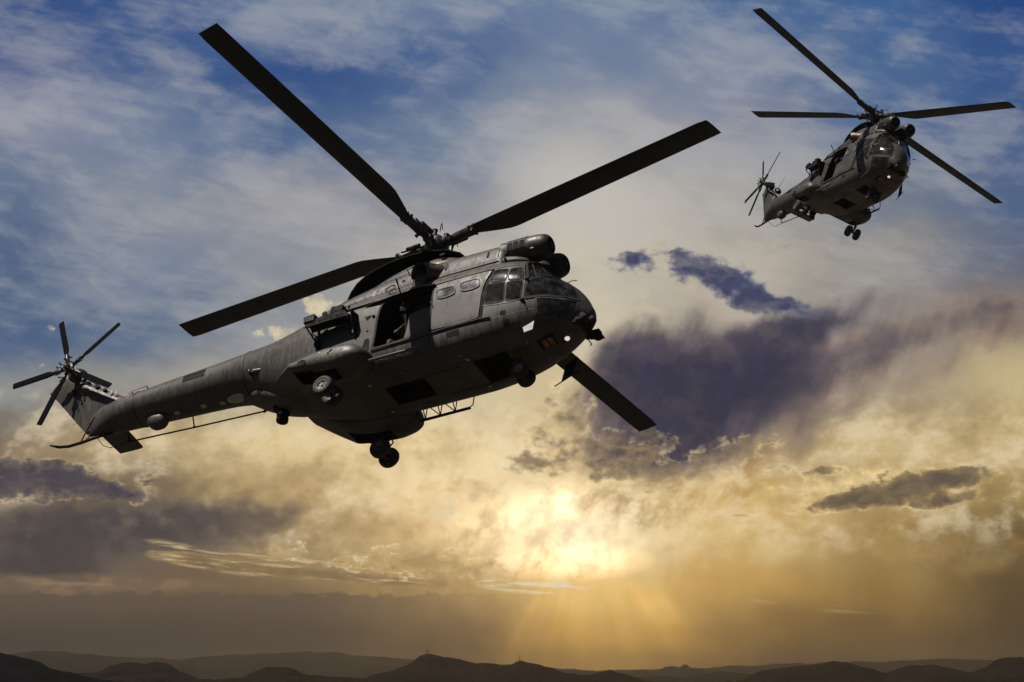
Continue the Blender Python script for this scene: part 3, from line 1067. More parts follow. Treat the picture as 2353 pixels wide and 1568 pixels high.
def make_helicopter():
    root = bpy.data.objects.new('helicopter', None)
    col.objects.link(root)
    hull = build_hull(root)

    # --- cockpit glazing: panes and frames, both sides
    for side in (1, -1):
        fr = MB()
        for k in W_DOOR:
            p = rnd(Z(*W_DOOR[k]), 3, 0.16)
            g_ = MB()
            patch(g_, scalep(p, 1, 0.012), side, 0.0)
            o = g_.build('cockpit_window', M['glass'], root, 60)
            ringstrip(fr, p, side, 0.008, 0.018, 0.006)
        fr.build('cockpit_door_frame', M['frame'], root, 30)
        g_ = MB()
        patch(g_, scalep(NOSE_UP, 1, 0.015), side, 0.0, 10)
        o = g_.build('nose_window', M['glass'], root, 60)
        f2 = MB()
        ringstrip(f2, NOSE_UP, side, 0.008, 0.035, 0.012)
        f2.build('window_frame', M['frame'], o, 30)
        g_ = MB()
        patch(g_, scalep(Z(*NOSE_LO), 1, 0.015), side, 0.0, 10)
        o = g_.build('chin_window', M['glass'], root, 60)
        f2 = MB()
        ringstrip(f2, Z(*NOSE_LO), side, 0.008, 0.035, 0.012)
        f2.build('window_frame', M['skin_plain'], o, 30)
        def WS(s_, t_, o_=0.0):
            a, b = along(WBASE, s_), along(WTOP, s_)
            p = a + (b - a) * t_
            nn = Vector((-.75, .25 * s_, .6)).normalized()
            p = p + nn * o_
            return Vector((p.x, p.y * side, p.z))
        g_ = MB()
        ns, nv = 16, 5
        g_.add([WS(.03 + .95 * i / ns, .02 + .96 * k / nv) for i in range(ns + 1) for k in range(nv + 1)],
               [(i * (nv + 1) + k, (i + 1) * (nv + 1) + k, (i + 1) * (nv + 1) + k + 1, i * (nv + 1) + k + 1) for i in range(ns) for k in range(nv)])
        o = g_.build('windscreen', M['glass'], root, 60)
        f2 = MB()
        f2.tube([WS(i / 12, 0.0, .006) for i in range(13)], .022, 6)
        f2.tube([WS(i / 12, 1.0, .006) for i in range(13)], .024, 6)
        f2.tube([WS(1.0, k / 4, .0) for k in range(5)], .040, 6)
        f2.tube([WS(.72, k / 4, .004) for k in range(5)], .014, 6)
        f2.build('window_frame', M['frame'], o, 30)
        hb_ = MB()
        T_ = [WS(i / 12, 1.0) for i in range(13)]
        H_ = [S(1.74, th_y(1.74, abs(p.y), True), side, .004) for p in T_]
        hb_.add(T_ + H_, [(i, i + 1, 14 + i, 13 + i) for i in range(12)])
        # pillar filling between the screen edge and the hull side
        P_ = [WS(1.0, k / 5) for k in range(6)]
        Q_ = [S(1.73, th_z(1.73, 2.02 + .52 * k / 5), side, .003) for k in range(6)]
        n0 = len(hb_.v)
        hb_.add(P_ + Q_, [(k, k + 1, 7 + k, 6 + k) for k in range(5)])
        hb_.build('windscreen_header', M['skin_plain'], root, 60)
        wp = MB()
        wp.tube([WS(.10, .06, .03), WS(.35, .05, .03), WS(.62, .08, .03)], 0.009, 5)
        wp.tube([WS(.30, -.10, .02), WS(.33, .0, .04), WS(.38, .06, .035)], 0.011, 5)
        wp.build('windscreen_wiper', M['black'], root)
        # crew door outline and hinges
        d = MB()
        strip(d, Z((2.32, 2.44), (1.74, 2.42), (1.64, 1.95), (1.64, 1.42), (2.0, 1.40), (2.52, 1.44)), side, 0.004, 0.010)
        d.build('door_seam', M['trim'], root)
        d = MB()
        strip(d, Z((1.6, 1.435), (1.3, 1.465), (1.0, 1.475), (0.66, 1.455)), side, 0.010, 0.012)
        d.build('nose_seam', M['trim'], root)
        d = MB()
        for (x, z) in ((1.62, 1.97), (1.66, 1.42)):
            p = S(x, th_z(x, z), side, 0.02)
            d.cut()
            d.box(p, (0.09, 0.05, 0.045), bev=0.01)
            d.tube([p, p + Vector((-0.05, side * 0.05, -0.05))], 0.012, 6)
        d.build_each('door_hinge', M['black'], root)
        if side == 1:
            dh = MB()
            dh.cut()
            patch(dh, rnd(Z((2.0, 1.22), (2.13, 1.22), (2.13, 1.13), (2.0, 1.13)), 2, .1), side, 0.004, 2)
            dh.cut()
            patch(dh, Z((1.93, 1.02), (2.08, 1.02), (2.07, 0.88), (1.95, 0.88)), side, 0.004, 3)
            dh.cut()
            patch(dh, Z((3.05, 1.02), (3.35, 1.02), (3.35, 0.90), (3.05, 0.90)), side, 0.004, 3)
            dh.build_each('access_recess', M['black'], root)

    # --- cabin side: sliding door (open, pushed forward), rails
    dmb = MB()
    DP = rnd(Z((2.39, 2.36), (3.73, 2.36), (3.70, 1.16), (2.60, 1.16), (2.575, 1.6), (2.51, 2.03)), 4, 0.06)
    pp = dens(DP)
    patch(dmb, pp, 1, 0.035, 12)
    n = len(pp)
    dmb.rings([[S(*p, 1, 0.035) for p in pp], [S(*p, 1, -0.005) for p in pp]], cap=False)
    door = dmb.build('cabin_door', M['door'], root, 50)
    for cx, cz in ((3.43, 2.055), (2.86, 2.075)):
        poly = [(cx + dx * 0.235, cz + dz * 0.125 - dx * 0.0) for dx, dz in ((-0.9, -1.0), (0.75, -1), (1.0, 0.25), (0.9, 1), (-0.75, 1), (-1, -0.2))]
        pz = rnd(Z(*poly), 4, 0.35)
        wmb = MB()
        patch(wmb, pz, 1, 0.041, 4)
        wo_ = wmb.build('door_window', M['wglass'], door, 60)
        wf = MB()
        pd = dens(pz)
        wf.rings([[S(*p, 1, 0.040) for p in scalep(pd, 1, -0.004)], [S(*p, 1, 0.054) for p in scalep(pd, 1, 0.0)],
                  [S(*p, 1, 0.054) for p in scalep(pd, 1, 0.014)], [S(*p, 1, 0.036) for p in scalep(pd, 1, 0.02)]], cap=False)
        wf.build('window_frame', M['trim'], wo_, 30)
    hl = MB()
    hl.tube([S(3.70, th_z(3.70, 1.78), 1, 0.05), S(3.74, th_z(3.74, 1.83), 1, 0.09), S(3.74, th_z(3.74, 1.9), 1, 0.05)], 0.012, 6)
    hl.build('handle', M['trim'], door)
    rub = MB()
    for j in range(40):
        x = 2.62 + j * (3.66 - 2.62) / 39
        rub.box(S(x, th_z(x, 1.205), 1, 0.038), (0.008, 0.008, 0.012))
    rub.build('rivet_row', M['trim'], door)
    gap = MB()
    gp = Z((2.31, 2.38), (2.44, 2.02), (2.50, 1.6), (2.53, 1.14), (2.61, 1.14), (2.585, 1.6), (2.52, 2.03), (2.40, 2.38))
    # dark joint between crew door and cabin door, a strip of quads
    L = [S(*p, 1, 0.014) for p in gp[:4]]
    Rr = [S(*p, 1, 0.020) for p in gp[7:3:-1]]
    gap.add(L + Rr, [(0, 1, 5, 4), (1, 2, 6, 5), (2, 3, 7, 6)])
    gap.build('door_joint', M['black'], root)

    # port cabin door: closed, same outline
    dmb = MB()
    DPp = rnd(Z((2.6, 2.36), (5.05, 2.34), (5.12, 1.14), (2.62, 1.16)), 4, 0.05)
    pp2 = dens(DPp, 0.12)
    patch(dmb, pp2, -1, 0.03, 14)
    dmb.rings([[S(*p, -1, 0.03) for p in pp2], [S(*p, -1, -0.005) for p in pp2]], cap=False)
    dmb.build('port_cabin_door', M['door'], root, 50)

    rl = MB()
    rl.tube([S(2.35 + i * 0.2, th_z(2.35 + i * 0.2, 1.125 - i * 0.0035), 1, 0.022) for i in range(15)], 0.017, 6)
    rl.build('lower_door_rail', M['trim'], root)
    rl = MB()
    rl.tube([S(2.36 + i * 0.2, th_z(2.36 + i * 0.2, 2.395), 1, 0.022) for i in range(19)], 0.018, 6)
    rl.build('upper_door_rail', M['black'], root)
    aw = MB()   # rain strip / lip over the doorway
    a = [S(x, th_z(x, 2.40), 1, 0.0) for x in (3.7, 4.2, 4.7, 5.35)]
    b = [S(x, th_z(x, 2.33), 1, o_) for x, o_ in ((3.7, 0.10), (4.2, 0.11), (4.7, 0.10), (5.45, 0.03))]
    aw.add(a + b + [p + Vector((0, 0, 0.015)) for p in b], [(0, 1, 5, 4), (1, 2, 6, 5), (2, 3, 7, 6), (4, 5, 9, 8), (5, 6, 10, 9), (6, 7, 11, 10)])
    aw.build('doorway_lip', M['black'], root)
    # doorway edge frame
    ef = MB()
    op = rnd(Z(*OPEN), 3, 0.08)
    ringstrip(ef, op, 1, 0.014, 0.03, 0.022)
    ef.build('doorway_frame', M['frame'], root, 30)
    # panel across the forward lower half of the doorway
    pm = MB()
    pl = Z((3.70, 1.16), (3.70, 1.86), (4.30, 1.80), (4.40, 1.16))
    patch(pm, pl, 1, -0.03, 6)
    patch(pm, pl, 1, -0.05, 6)
    pm.build('gunner_panel', M['door'], root, 50)

    # --- cabin interior
    it = MB()
    it.add([(2.62, -.93, 1.08), (6.3, -.93, 1.08), (6.3, .93, 1.08), (2.62, .93, 1.08)], [(0, 1, 2, 3)])
    it.add([(2.62, -.7, 2.55), (6.3, -.7, 2.55), (6.3, .7, 2.55), (2.62, .7, 2.55)], [(0, 1, 2, 3)])
    it.add([(5.9, -.95, .75), (5.9, .95, .75), (5.9, .9, 2.6), (5.9, -.9, 2.6)], [(0, 1, 2, 3)])
    it.build('cabin_lining', M['well'], root)
    it = MB()
    it.add([(2.58, -.9, .8), (2.58, .9, .8), (2.58, .85, 2.4), (2.58, .5, 2.8), (2.58, -.5, 2.8), (2.58, -.85, 2.4)], [(0, 1, 2, 3, 4, 5)])
    it.add([(1.3, -.7, 1.05), (2.58, -.88, 1.05), (2.58, .88, 1.05), (1.3, .7, 1.05)], [(0, 1, 2, 3)])
    it.box((1.22, 0, 1.72), (0.22, 0.95, 0.42), Matrix.Rotation(R(-15), 3, 'Y'), 0.04)
    it.box((1.55, 0, 1.25), (0.55, 0.22, 0.35), bev=0.03)
    it.build('cockpit_interior', M['well'], root)
    for s_ in (1, -1):
        se = MB()
        se.box((2.05, s_ * .45, 1.38), (0.45, 0.42, 0.12), bev=0.03)
        se.box((2.32, s_ * .45, 1.78), (0.12, 0.42, 0.75), Matrix.Rotation(R(8), 3, 'Y'), 0.03)
        se.box((2.36, s_ * .45, 2.22), (0.09, 0.24, 0.16), Matrix.Rotation(R(8), 3, 'Y'), 0.03)
        se.build('pilot_seat', M['black'], root)
        pd_ = MB()
        pd_.tube([(1.0, s_ * .34, 1.45), (0.98, s_ * .36, 1.30), (0.97, s_ * .36, 1.22)], 0.014, 6)
        pd_.cut()
        pd_.tube([(1.0, s_ * .52, 1.45), (1.02, s_ * .53, 1.30), (1.0, s_ * .53, 1.22)], 0.014, 6)
        pd_.cut()
        pd_.tube([(1.15, s_ * .48, 1.12), (1.05, s_ * .50, 1.18), (0.95, s_ * .47, 1.30)], 0.010, 6)
        pd_.build_each('rudder_pedal', M['steel'], root)

    # --- belly bays
    hb = MB()
    for (x0, x1, y0, z1) in ((4.19, 5.16, .345, 1.02), (2.24, 3.01, .405, 1.03)):
        a = [(x0, -y0, .50 + .06), (x1, -y0, .56), (x1, y0, .56), (x0, y0, .56)]
        a = [(p[0], p[1], 0.575) for p in a]
        b = [(p[0], p[1], z1) for p in a]
        hb.cut()
        hb.add(a + b, [(0, 1, 5, 4), (1, 2, 6, 5), (2, 3, 7, 6), (3, 0, 4, 7), (4, 5, 6, 7)])
    hb.build_each('belly_bay', M['well'], root)
    wr = MB()
    for k in range(7):
        x = 2.35 + k * .09
        wr.tube([(x, -.3 + .05 * sin(k * 3), .95), (x + .06, 0, .80 + .03 * cos(k * 5)), (x, .3, .93)], 0.012, 5)
    wr.build('bay_piping', M['frame'], root)
    lp = MB()
    for (x, y) in ((1.75, .42), (1.35, -.55), (3.15, .66)):
        t = th_y(x, y, False)
        p = S(x, t, 1 if y > 0 else -1, 0.01)
        lp.cut()
        lp.ell(p, (.035, .035, .028), 10)
    lp.build_each('belly_lamp', M['rim'], root)
    yk = MB()
    for (x, y) in ((3.07, .51), (2.35, -.52), (3.07, -.51), (5.4, .5), (5.4, -.5)):
        s_ = 1 if y > 0 else -1
        t = th_y(x, y, False)
        yk.cut()
        patch(yk, [(x - .06, t - .02), (x, t + .02), (x + .07, t + .045), (x + .02, t - .01), (x + .04, t - .05)], s_, 0.004, 1)
    yk.build_each('tie_down_point', M['pale'], root)
    tr_ = MB()
    for (x0, x1, y) in ((3.3, 4.1, .36), (3.0, 3.9, -.4), (1.95, 2.3, .30)):
        s_ = 1 if y > 0 else -1
        tr_.cut()
        strip(tr_, [(x0, th_y(x0, y, False)), (x1, th_y(x1, y, False))], s_, 0.008, 0.012)
    tr_.build_each('belly_rail', M['frame'], root)
    # oval belly panel marks
    for (x, y) in ((4.62, .62), (4.55, -.6)):
        o_ = MB()
        s_ = 1 if y > 0 else -1
        t = th_y(x, y, False)
        ring_ = [(x + .17 * cos(a_ * PI / 12), t + .10 * sin(a_ * PI / 12)) for a_ in range(24)]
        o_.tube([S(*p, s_, 0.002) for p in ring_ + ring_[:1]], 0.006, 5)
        o_.build('belly_panel', M['frame'], root)

    # --- nose fittings
    nl = MB()
    pc = Vector((1.03, .02, .862))
    nl.lathe(pc + Vector((-.01, 0, -.03)), (-.55, .12, -.85), [(0.035, 0), (0.03, .035), (0.01, .05), (-.03, .055)], 18)
    nl.build('landing_light', M['lamp'], root)
    nr = MB()
    nr.lathe(pc + Vector((.03, 0, -.005)), (-.45, 0, -.9), [(0.012, .062), (0.03, .085), (0.0, .09), (-.04, .09)], 18)
    nr.build('light_housing', M['black'], root)
    am = MB()
    for k in range(2):
        x0 = 1.27 + k * .13
        t0, t1 = th_y(x0, .03, False), th_y(x0, .25, False)
        am.cut()
        patch(am, [(x0, t0), (x0 + .10, t0), (x0 + .10, t1), (x0, t1)], 1, 0.006, 3)
    am.build_each('amber_panel', M['orange'], root)
    am = MB()
    patch(am, [(1.22, th_y(1.22, .0001, False) + .002), (1.58, th_y(1.58, .0001, False) + .002), (1.58, th_y(1.58, .33, False)), (1.22, th_y(1.22, .33, False))], 1, 0.002, 4)
    am.build('amber_panel_surround', M['black'], root)
    df = MB()
    quad = [Vector(p) for p in ((1.683, .728, .815), (1.441, .70, .935), (1.33, .935, .52), (1.526, .925, .50))]
    nn = (quad[1] - quad[0]).cross(quad[3] - quad[0]).normalized()
    df.prism(quad, nn * 0.012)
    df.build('side_mirror', M['palewin'], root)
    tb = MB()
    tb.box((.60, 0, 0.98), (.16, .74, .035), bev=.008)
    tb.box((.68, .30, 1.02), (.20, .05, .14), bev=.008)
    tb.box((.66, -.30, 1.02), (.20, .05, .14), bev=.008)
    tb.box((.56, .27, 1.08), (.13, .13, .15), bev=.02)
    tb.box((.50, -.27, .99), (.17, .17, .17), bev=.02)
    tb.box((.46, -.20, .90), (.12, .26, .09), bev=.01)
    for k in range(5):
        tb.tube([(.42, -.36 + k * .04, .93), (.36, -.36 + k * .04, .92)], 0.016, 8)
    tb.tube([(.62, .27, 1.15), (.61, .25, 1.2)], .022, 8)
    tb.tube([(.55, .31, 1.15), (.54, .31, 1.19)], .022, 8)
    sens = tb.build('nose_sensor_tray', M['black'], root)
    b_ = MB()
    b_.lathe((.47, .03, 1.19), (0, .1, -1), [(-.02, 0), (-.01, .05), (.0, .085), (.06, .10), (.11, .09), (.15, .05), (.17, 0)], 20)
    b_.build('sensor_ball', M['frame'], sens)
    b_ = MB()
    b_.lathe((.50, .27, 1.08), (-1, .1, 0), [(0, .05), (.035, .05), (.035, .038), (.02, .034), (.02, 0)], 18)
    b_.build('camera_lens', M['metal'], sens)
    an = MB()
    an.prism([(1.12, -.64, .86), (1.42, -.70, .78), (1.56, -.815, .47), (1.30, -.80, .565)], (0, .02, .006))
    an.tube([(1.74, -.85, .42), (1.16, -.80, .62)], 0.012, 8)
    an.build('blade_antenna', M['black'], root)
    hk = MB()
    hk.cut()
    hk.tube([(.85, -.56, 1.16), (.82, -.66, 1.10), (.88, -.70, 1.12)], .014, 6)
    hk.cut()
    hk.tube([(1.10, -.70, 1.95), (1.06, -.78, 1.98), (1.12, -.82, 2.02)], .014, 6)
    hk.build_each('pitot_probe', M['black'], root)

    # --- upper body: engine cowling, gearbox fairing, pylon fairing
    ck = [(2.22, 0, 2.75, .50, .52, .3, 3.0), (2.30, 0, 2.75, .62, .66, .3, 3.0), (2.42, 0, 2.75, .68, .765, .3, 2.8), (3.2, 0, 2.75, .685, .79, .3, 2.7),
          (4.4, 0, 2.75, .69, .80, .3, 2.7), (5.0, 0, 2.74, .70, .74, .3, 2.5), (5.6, 0, 2.70, .74, .62, .3, 2.3), (6.3, 0, 2.62, .76, .50, .3, 2.1),
          (7.0, 0, 2.50, .66, .40, .3, 2.0), (7.7, 0, 2.42, .5, .33, .3, 2.0), (8.2, 0, 2.40, .4, .24, .3, 2.0)]
    MB().rings(sup_loft(ck, 56, st=.06), cap=True).build('engine_cowling', M['skin'], root)
    hd = [(3.36, 0, 3.2, .12, .2, .3, 2), (3.5, 0, 3.2, .40, .38, .3, 2.2), (3.75, 0, 3.2, .50, .50, .3, 2.4), (4.2, 0, 3.2, .55, .55, .3, 2.6),
          (4.6, 0, 3.2, .56, .55, .3, 2.6), (5.1, 0, 3.1, .56, .54, .3, 2.5), (5.6, 0, 2.95, .57, .46, .3, 2.4), (6.0, 0, 2.85, .55, .36, .3, 2.2), (6.5, 0, 2.7, .5, .2, .3, 2)]
    MB().rings(sup_loft(hd, 44, st=.05), cap=True).build('gearbox_fairing', M['skin_plain'], root)
    # swept crest with an overhanging lip round the rotor pylon
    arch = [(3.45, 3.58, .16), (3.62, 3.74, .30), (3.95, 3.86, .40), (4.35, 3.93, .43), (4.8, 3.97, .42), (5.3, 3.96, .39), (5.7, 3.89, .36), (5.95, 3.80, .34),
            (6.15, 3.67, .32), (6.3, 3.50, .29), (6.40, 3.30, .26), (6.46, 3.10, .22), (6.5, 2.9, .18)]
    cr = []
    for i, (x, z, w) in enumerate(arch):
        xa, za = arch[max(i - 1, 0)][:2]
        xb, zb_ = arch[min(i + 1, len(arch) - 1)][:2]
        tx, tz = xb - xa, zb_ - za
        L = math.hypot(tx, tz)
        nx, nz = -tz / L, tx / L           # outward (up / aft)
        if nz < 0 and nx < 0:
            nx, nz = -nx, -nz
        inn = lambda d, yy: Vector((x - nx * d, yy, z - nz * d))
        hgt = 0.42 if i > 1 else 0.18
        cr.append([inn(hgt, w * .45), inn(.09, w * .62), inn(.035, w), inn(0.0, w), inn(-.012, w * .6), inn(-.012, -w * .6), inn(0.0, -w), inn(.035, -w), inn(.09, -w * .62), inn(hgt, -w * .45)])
    MB().rings(cr, cap=True).build('pylon_fairing', M['soot'], root, 30)  # shade under the overhanging lip is put into the black colour
    vent = MB()
    vent.lathe((3.93, .50, 3.62), (0, .8, .45), [(0.0, 0), (.01, .05), (.012, .065), (-.02, .07)], 16)
    vent.build('cooling_hole', M['black'], root)

    # soot-stained side panel aft of the exhaust
    def SC(x, t, side=1, off=0.0):
        _, zc, w, hu, hd_, e = smooth_tab(ck, x)
        c_, s__ = max(cos(t), 0), sin(t)
        n_ = Vector((0, side * cos(t), sin(t)))
        return Vector((x, side * w * c_ ** (2 / e), zc + hu * max(s__, 0) ** (2 / e))) + n_ * off
    for s_ in (1, -1):
        ps = MB()
        patch(ps, [(4.48, R(4)), (4.48, R(34)), (5.2, R(44)), (6.0, R(50)), (6.9, R(56)), (7.35, R(50)), (7.3, R(3))], s_, 0.006, 10, SC)
        nf_ = len(ps.f)
        hh = ps
        for (x, t_) in ((4.72, R(14)), (6.15, R(26))):
            patch(hh, [(x + .04 * cos(a_ * PI / 6), t_ + .055 * sin(a_ * PI / 6)) for a_ in range(12)], s_, 0.011, 1, SC)
        for j in range(22):
            x = 4.52 + j * .12
            hh.ell(SC(x, R(6), s_, .007), (.011, .011, .011), 6)
            hh.ell(SC(x, R(32 + min(j, 12) * 1.4), s_, .007), (.011, .011, .011), 6)
            if j % 3 == 0:
                hh.ell(SC(x, R(20), s_, .007), (.012, .012, .012), 6)
        po_ = ps.build('exhaust_side_panel', M['skin_soot'], root, 60)
        po_.data.materials.append(M['black'])
        for f_ in po_.data.polygons[nf_:]:
            f_.material_index = 1
        ej = MB()
        ej.tube([SC(4.47, R(k * 8 + 2), s_, .002) for k in range(12)], .011, 5)
        ej.build('cowling_joint', M['black'], root)
    # long horizontal joints and drain stains
    for s_ in (1, -1):
        sm = MB()
        sm.tube([Vector((x, s_ * .688, 2.83)) for x in (2.42, 3.0, 3.6, 3.95)], .010, 5)
        strip(sm, Z((2.36, 2.445), (3.2, 2.435), (4.6, 2.43), (5.6, 2.42), (6.6, 2.36)), s_, .006, .009)
        sm.tube([Vector((2.44, s_ * .683, 2.95)), Vector((2.44, s_ * .63, 3.2)), Vector((2.44, s_ * .50, 3.42)), Vector((2.44, s_ * .25, 3.515))], .008, 5)
        sm.build('panel_joint', M['black'], root)
        ct = MB()
        for (x, y, z, hx, hz) in ((2.70, .655, 3.10, .022, .085), (2.30, .62, 3.03, .022, .035), (2.28, .66, 2.87, .03, .025)):
            ct.cut()
            ct.box((x, s_ * y, z), (hx * 2, .03, hz * 2), Matrix.Rotation(R(-s_ * -14), 3, 'X'), .008)
        ct.build_each('vent_slot', M['black'], root)
    gh = MB()
    gh.cut()
    gh.tube([(4.62, .64, 3.20), (4.62, .74, 3.25), (4.50, .74, 3.28), (4.50, .62, 3.30)], .014, 6)
    gh.cut()
    gh.tube([(5.02, .80, 2.72), (5.02, .88, 2.74), (4.86, .88, 2.80), (4.84, .80, 2.84)], .014, 6)
    gh.cut()
    gh.tube([(4.92, .82, 2.62), (4.92, .90, 2.64), (4.80, .90, 2.68), (4.80, .82, 2.72)], .014, 6)
    gh.cut()
    gh.tube([(4.72, .80, 2.74), (4.70, .80, 2.52)], .010, 6)
    gh.build_each('hand_hold', M['metal'], root)

    # --- engine intakes with mesh boxes
    for s_ in (1, -1):
        nb_ = MB()
        y = s_ * .345
        tab = [(1.37, y, 3.19, .175, .175, .175, 2), (1.40, y, 3.19, .215, .215, .215, 2), (1.48, y, 3.19, .255, .255, .255, 2), (1.62, y, 3.19, .28, .28, .28, 2),
               (1.85, y, 3.19, .29, .29, .29, 2.0), (2.28, y * 1.0, 3.19, .29, .29, .29, 2.0), (2.45, y * .98, 3.17, .30, .31, .33, 2.3)]
        nb_.rings(sup_loft(tab, 32, st=.035), cap=False)
        it_ = nb_.build('engine_intake', M['intake'], root, 50)
        mo = MB()
        mo.lathe((1.37, y, 3.19), (1, 0, 0), [(0, .175), (.02, .165), (.06, .15), (.18, .145), (.2, 0)], 28)
        mo.build('intake_mouth', M['black'], it_)
        bu = MB()
        bu.lathe((1.40, y, 3.19), (1, 0, 0), [(-.04, 0), (-.035, .05), (-.01, .095), (.05, .115), (.14, .115)], 24)
        bu.build('intake_bullet', M['frame'], it_)
        gr = MB()
        for k in range(3):
            for row in range(2):
                a0 = (R(52), R(14))[row]
                a1 = (R(22), R(-20))[row]
                x0 = 1.86 + k * .145
                vs = []
                for xx in (x0, x0 + .115):
                    for a_ in (a0, (a0 + a1) / 2, a1):
                        rr = .296
                        vs.append((xx, y + s_ * cos(a_) * rr, 3.19 + sin(a_) * rr))
                gr.cut()
                gr.add(vs, [(0, 1, 4, 3), (1, 2, 5, 4)])
        gr.build_each('intake_grille', M['black'], it_)
        gf = MB()
        for k in range(4):
            x0 = 1.845 + k * .145
            gf.tube([(x0, y + s_ * cos(a_) * .298, 3.19 + sin(a_) * .298) for a_ in (R(55), R(35), R(15), R(0), R(-22))], .009, 5)
        gf.tube([(1.84, y + s_ * cos(R(18)) * .298, 3.19 + sin(R(18)) * .298), (2.3, y + s_ * cos(R(18)) * .298, 3.19 + sin(R(18)) * .298)], .016, 5)
        gf.tube([(1.84, y + s_ * cos(R(54)) * .298, 3.19 + sin(R(54)) * .298), (2.3, y + s_ * cos(R(54)) * .298, 3.19 + sin(R(54)) * .298)], .010, 5)
        gf.build('grille_frame', M['trim'], it_)
        tg = MB()
        tg.box((1.70, y + s_ * .235, 3.19 - .165), (.07, .02, .02))
        tg.build('intake_tag', M['pale'], it_)
        # blending shoulder between intakes and roof
    rf = MB()
    rf.rings(sup_loft([(1.72, 0, 2.80, .30, .10, .1, 2.5), (1.85, 0, 2.82, .50, .14, .1, 2.5), (2.1, 0, 2.84, .6, .22, .1, 2.5), (2.4, 0, 2.84, .66, .30, .1, 2.5)], 32, st=.05), cap=True)
    rf.build('roof_fairing', M['skin_plain'], root)
    rv = MB()
    rv.box((1.80, -.30, 2.955), (.03, .16, .14), Matrix.Rotation(R(-25), 3, 'Y'), .01)
    rv.build('roof_vent', M['black'], root)
    wc = MB()
    wc.tube([(1.62, 0, 2.82), (1.42, 0, 2.60), (1.22, 0, 2.39), (1.09, 0, 2.26)], [.022, .022, .024, .018], 6)
    wc.tube([(1.16, 0, 2.33), (1.0, 0, 2.36), (.90, .0, 2.33)], .010, 6)
    wc.build('screen_centre_post', M['trim'], root)

    # --- exhausts
    for s_ in (1, -1):
        ex = MB()
        path = [((3.62, .36, 3.04), (1, .25, 0), .19), ((3.82, .45, 3.05), (.95, .4, 0), .225), ((4.00, .56, 3.05), (.82, .56, -.10), .25),
                ((4.15, .68, 3.03), (.62, .74, -.25), .262), ((4.27, .80, 2.99), (.36, .82, -.44), .265)]
        rg, ri = [], []
        for (pc_, d, rr_) in path:
            d = Vector(d).normalized()
            a_ = d.cross(Vector((0, 0, 1))).normalized()
            b_ = a_.cross(d).normalized()
            pc_ = Vector(pc_)
            rg.append([pc_ + a_ * cos(2 * PI * k / 28) * rr_ + b_ * sin(2 * PI * k / 28) * rr_ * .9 for k in range(28)])
            ri.append([pc_ + (p - pc_) * .94 for p in rg[-1]])
        allr = rg + ri[::-1]
        if s_ < 0:
            allr = [[Vector((p.x, -p.y, p.z)) for p in r_] for r_ in allr]
        ex.rings(allr, cap=False)
        eo = ex.build('exhaust_pipe', M['exh'], root, 50)
        ed = MB()
        c = Vector((4.08, s_ * .62, 3.04))
        ed.lathe(c, (.7, s_ * .7, -.2), [(0, 0), (0, .22), (.01, .238)], 24)
        ed.build('exhaust_core', M['soot'], eo)
        co = MB()
        co.lathe(Vector((3.78, s_ * .43, 3.05)), (.95, s_ * .4, 0), [(-.03, .27), (0.02, .275), (.05, .25), (.06, .23)], 28)
        co.build('exhaust_collar', M['skin_plain'], eo)

    # --- tail boom
    xs = [8.66 + .08 * i for i in range(52)] + [12.84, 12.95]
    rg = []
    for x in xs:
        rg.append([S(x, -PI / 2 + PI * j / 20, 1) for j in range(21)] + [S(x, PI / 2 - PI * j / 20, -1) for j in range(1, 20)])
    MB().rings(rg, cap=True).build('tail_boom', M['skin'], root, 60)
    cf = MB()
    for x in (8.66, 11.62):
        cf.cut()
        cf.tube([S(x, -PI / 2 + PI * j / 20, 1, .002) for j in range(21)] + [S(x, PI / 2 - PI * j / 20, -1, .002) for j in range(1, 21)], .010, 5)
    cf.build_each('boom_joint', M['frame'], root)
    ds = MB()    # drive shaft tunnel along the top
    ds.rings([[Vector((x, .085 * cos(PI * k / 8), smooth_tab(BODY, x)[1] - .03 + .075 * sin(PI * k / 8) * f)) for k in range(9)] for x, f in
              [(7.9, .3), (8.3, 1)] + [(8.6 + i * .2, 1) for i in range(18)] + [(12.1, .9)]], cap=False, closed=False)
    ds.build('drive_shaft_tunnel', M['skin_plain'], root)
    bl = MB()
    bl.ell((9.75, .04, 2.68), (.07, .05, .05), 10)
    bl.cut()
    bl.prism([(8.72, 0, 2.70), (8.86, 0, 2.70), (8.84, 0, 2.80), (8.76, 0, 2.80)], (0, .04, 0))
    bl.cut()
    bl.prism([(5.1 + 2.9, 0, 2.70), (8.14, 0, 2.70), (8.10, 0, 2.79), (8.04, 0, 2.79)], (0, .04, 0))
    bl.build_each('boom_antenna', M['black'], root)
    hg = MB()
    for x, z in ((11.35, 2.38), (11.75, 2.36)):
        p = S(x, th_z(x, z), 1, 0)
        hg.tube([p, p + Vector((0, .05, .01))], .016, 6)
    hg.tube([S(11.30, th_z(11.3, 2.34), 1, .05), S(11.35, th_z(11.35, 2.38), 1, .055), S(11.75, th_z(11.75, 2.36), 1, .055), S(11.8, th_z(11.8, 2.28), 1, .04)], .009, 6)
    hg.build('boom_hand_hold', M['trim'], root)
    lv = MB()
    for j in range(9):
        z = 2.12 + j * .026
        strip(lv, Z((9.72, z - .005), (10.32, z)), 1, .004, .005)
    lv.build('louvre_panel', M['frame'], root)
    wm = MB()
    for (x, a_) in ((9.45, -1.50), (9.92, -1.40), (10.62, -1.42), (11.0, -1.44)):
        wm.cut()
        patch(wm, [(x - .065, a_ - .11), (x + .065, a_ - .11), (x + .065, a_ + .11), (x - .065, a_ + .11)], 1, .003, 2)
    wm.build_each('pale_panel', M['pale'], root)
    wm = MB()
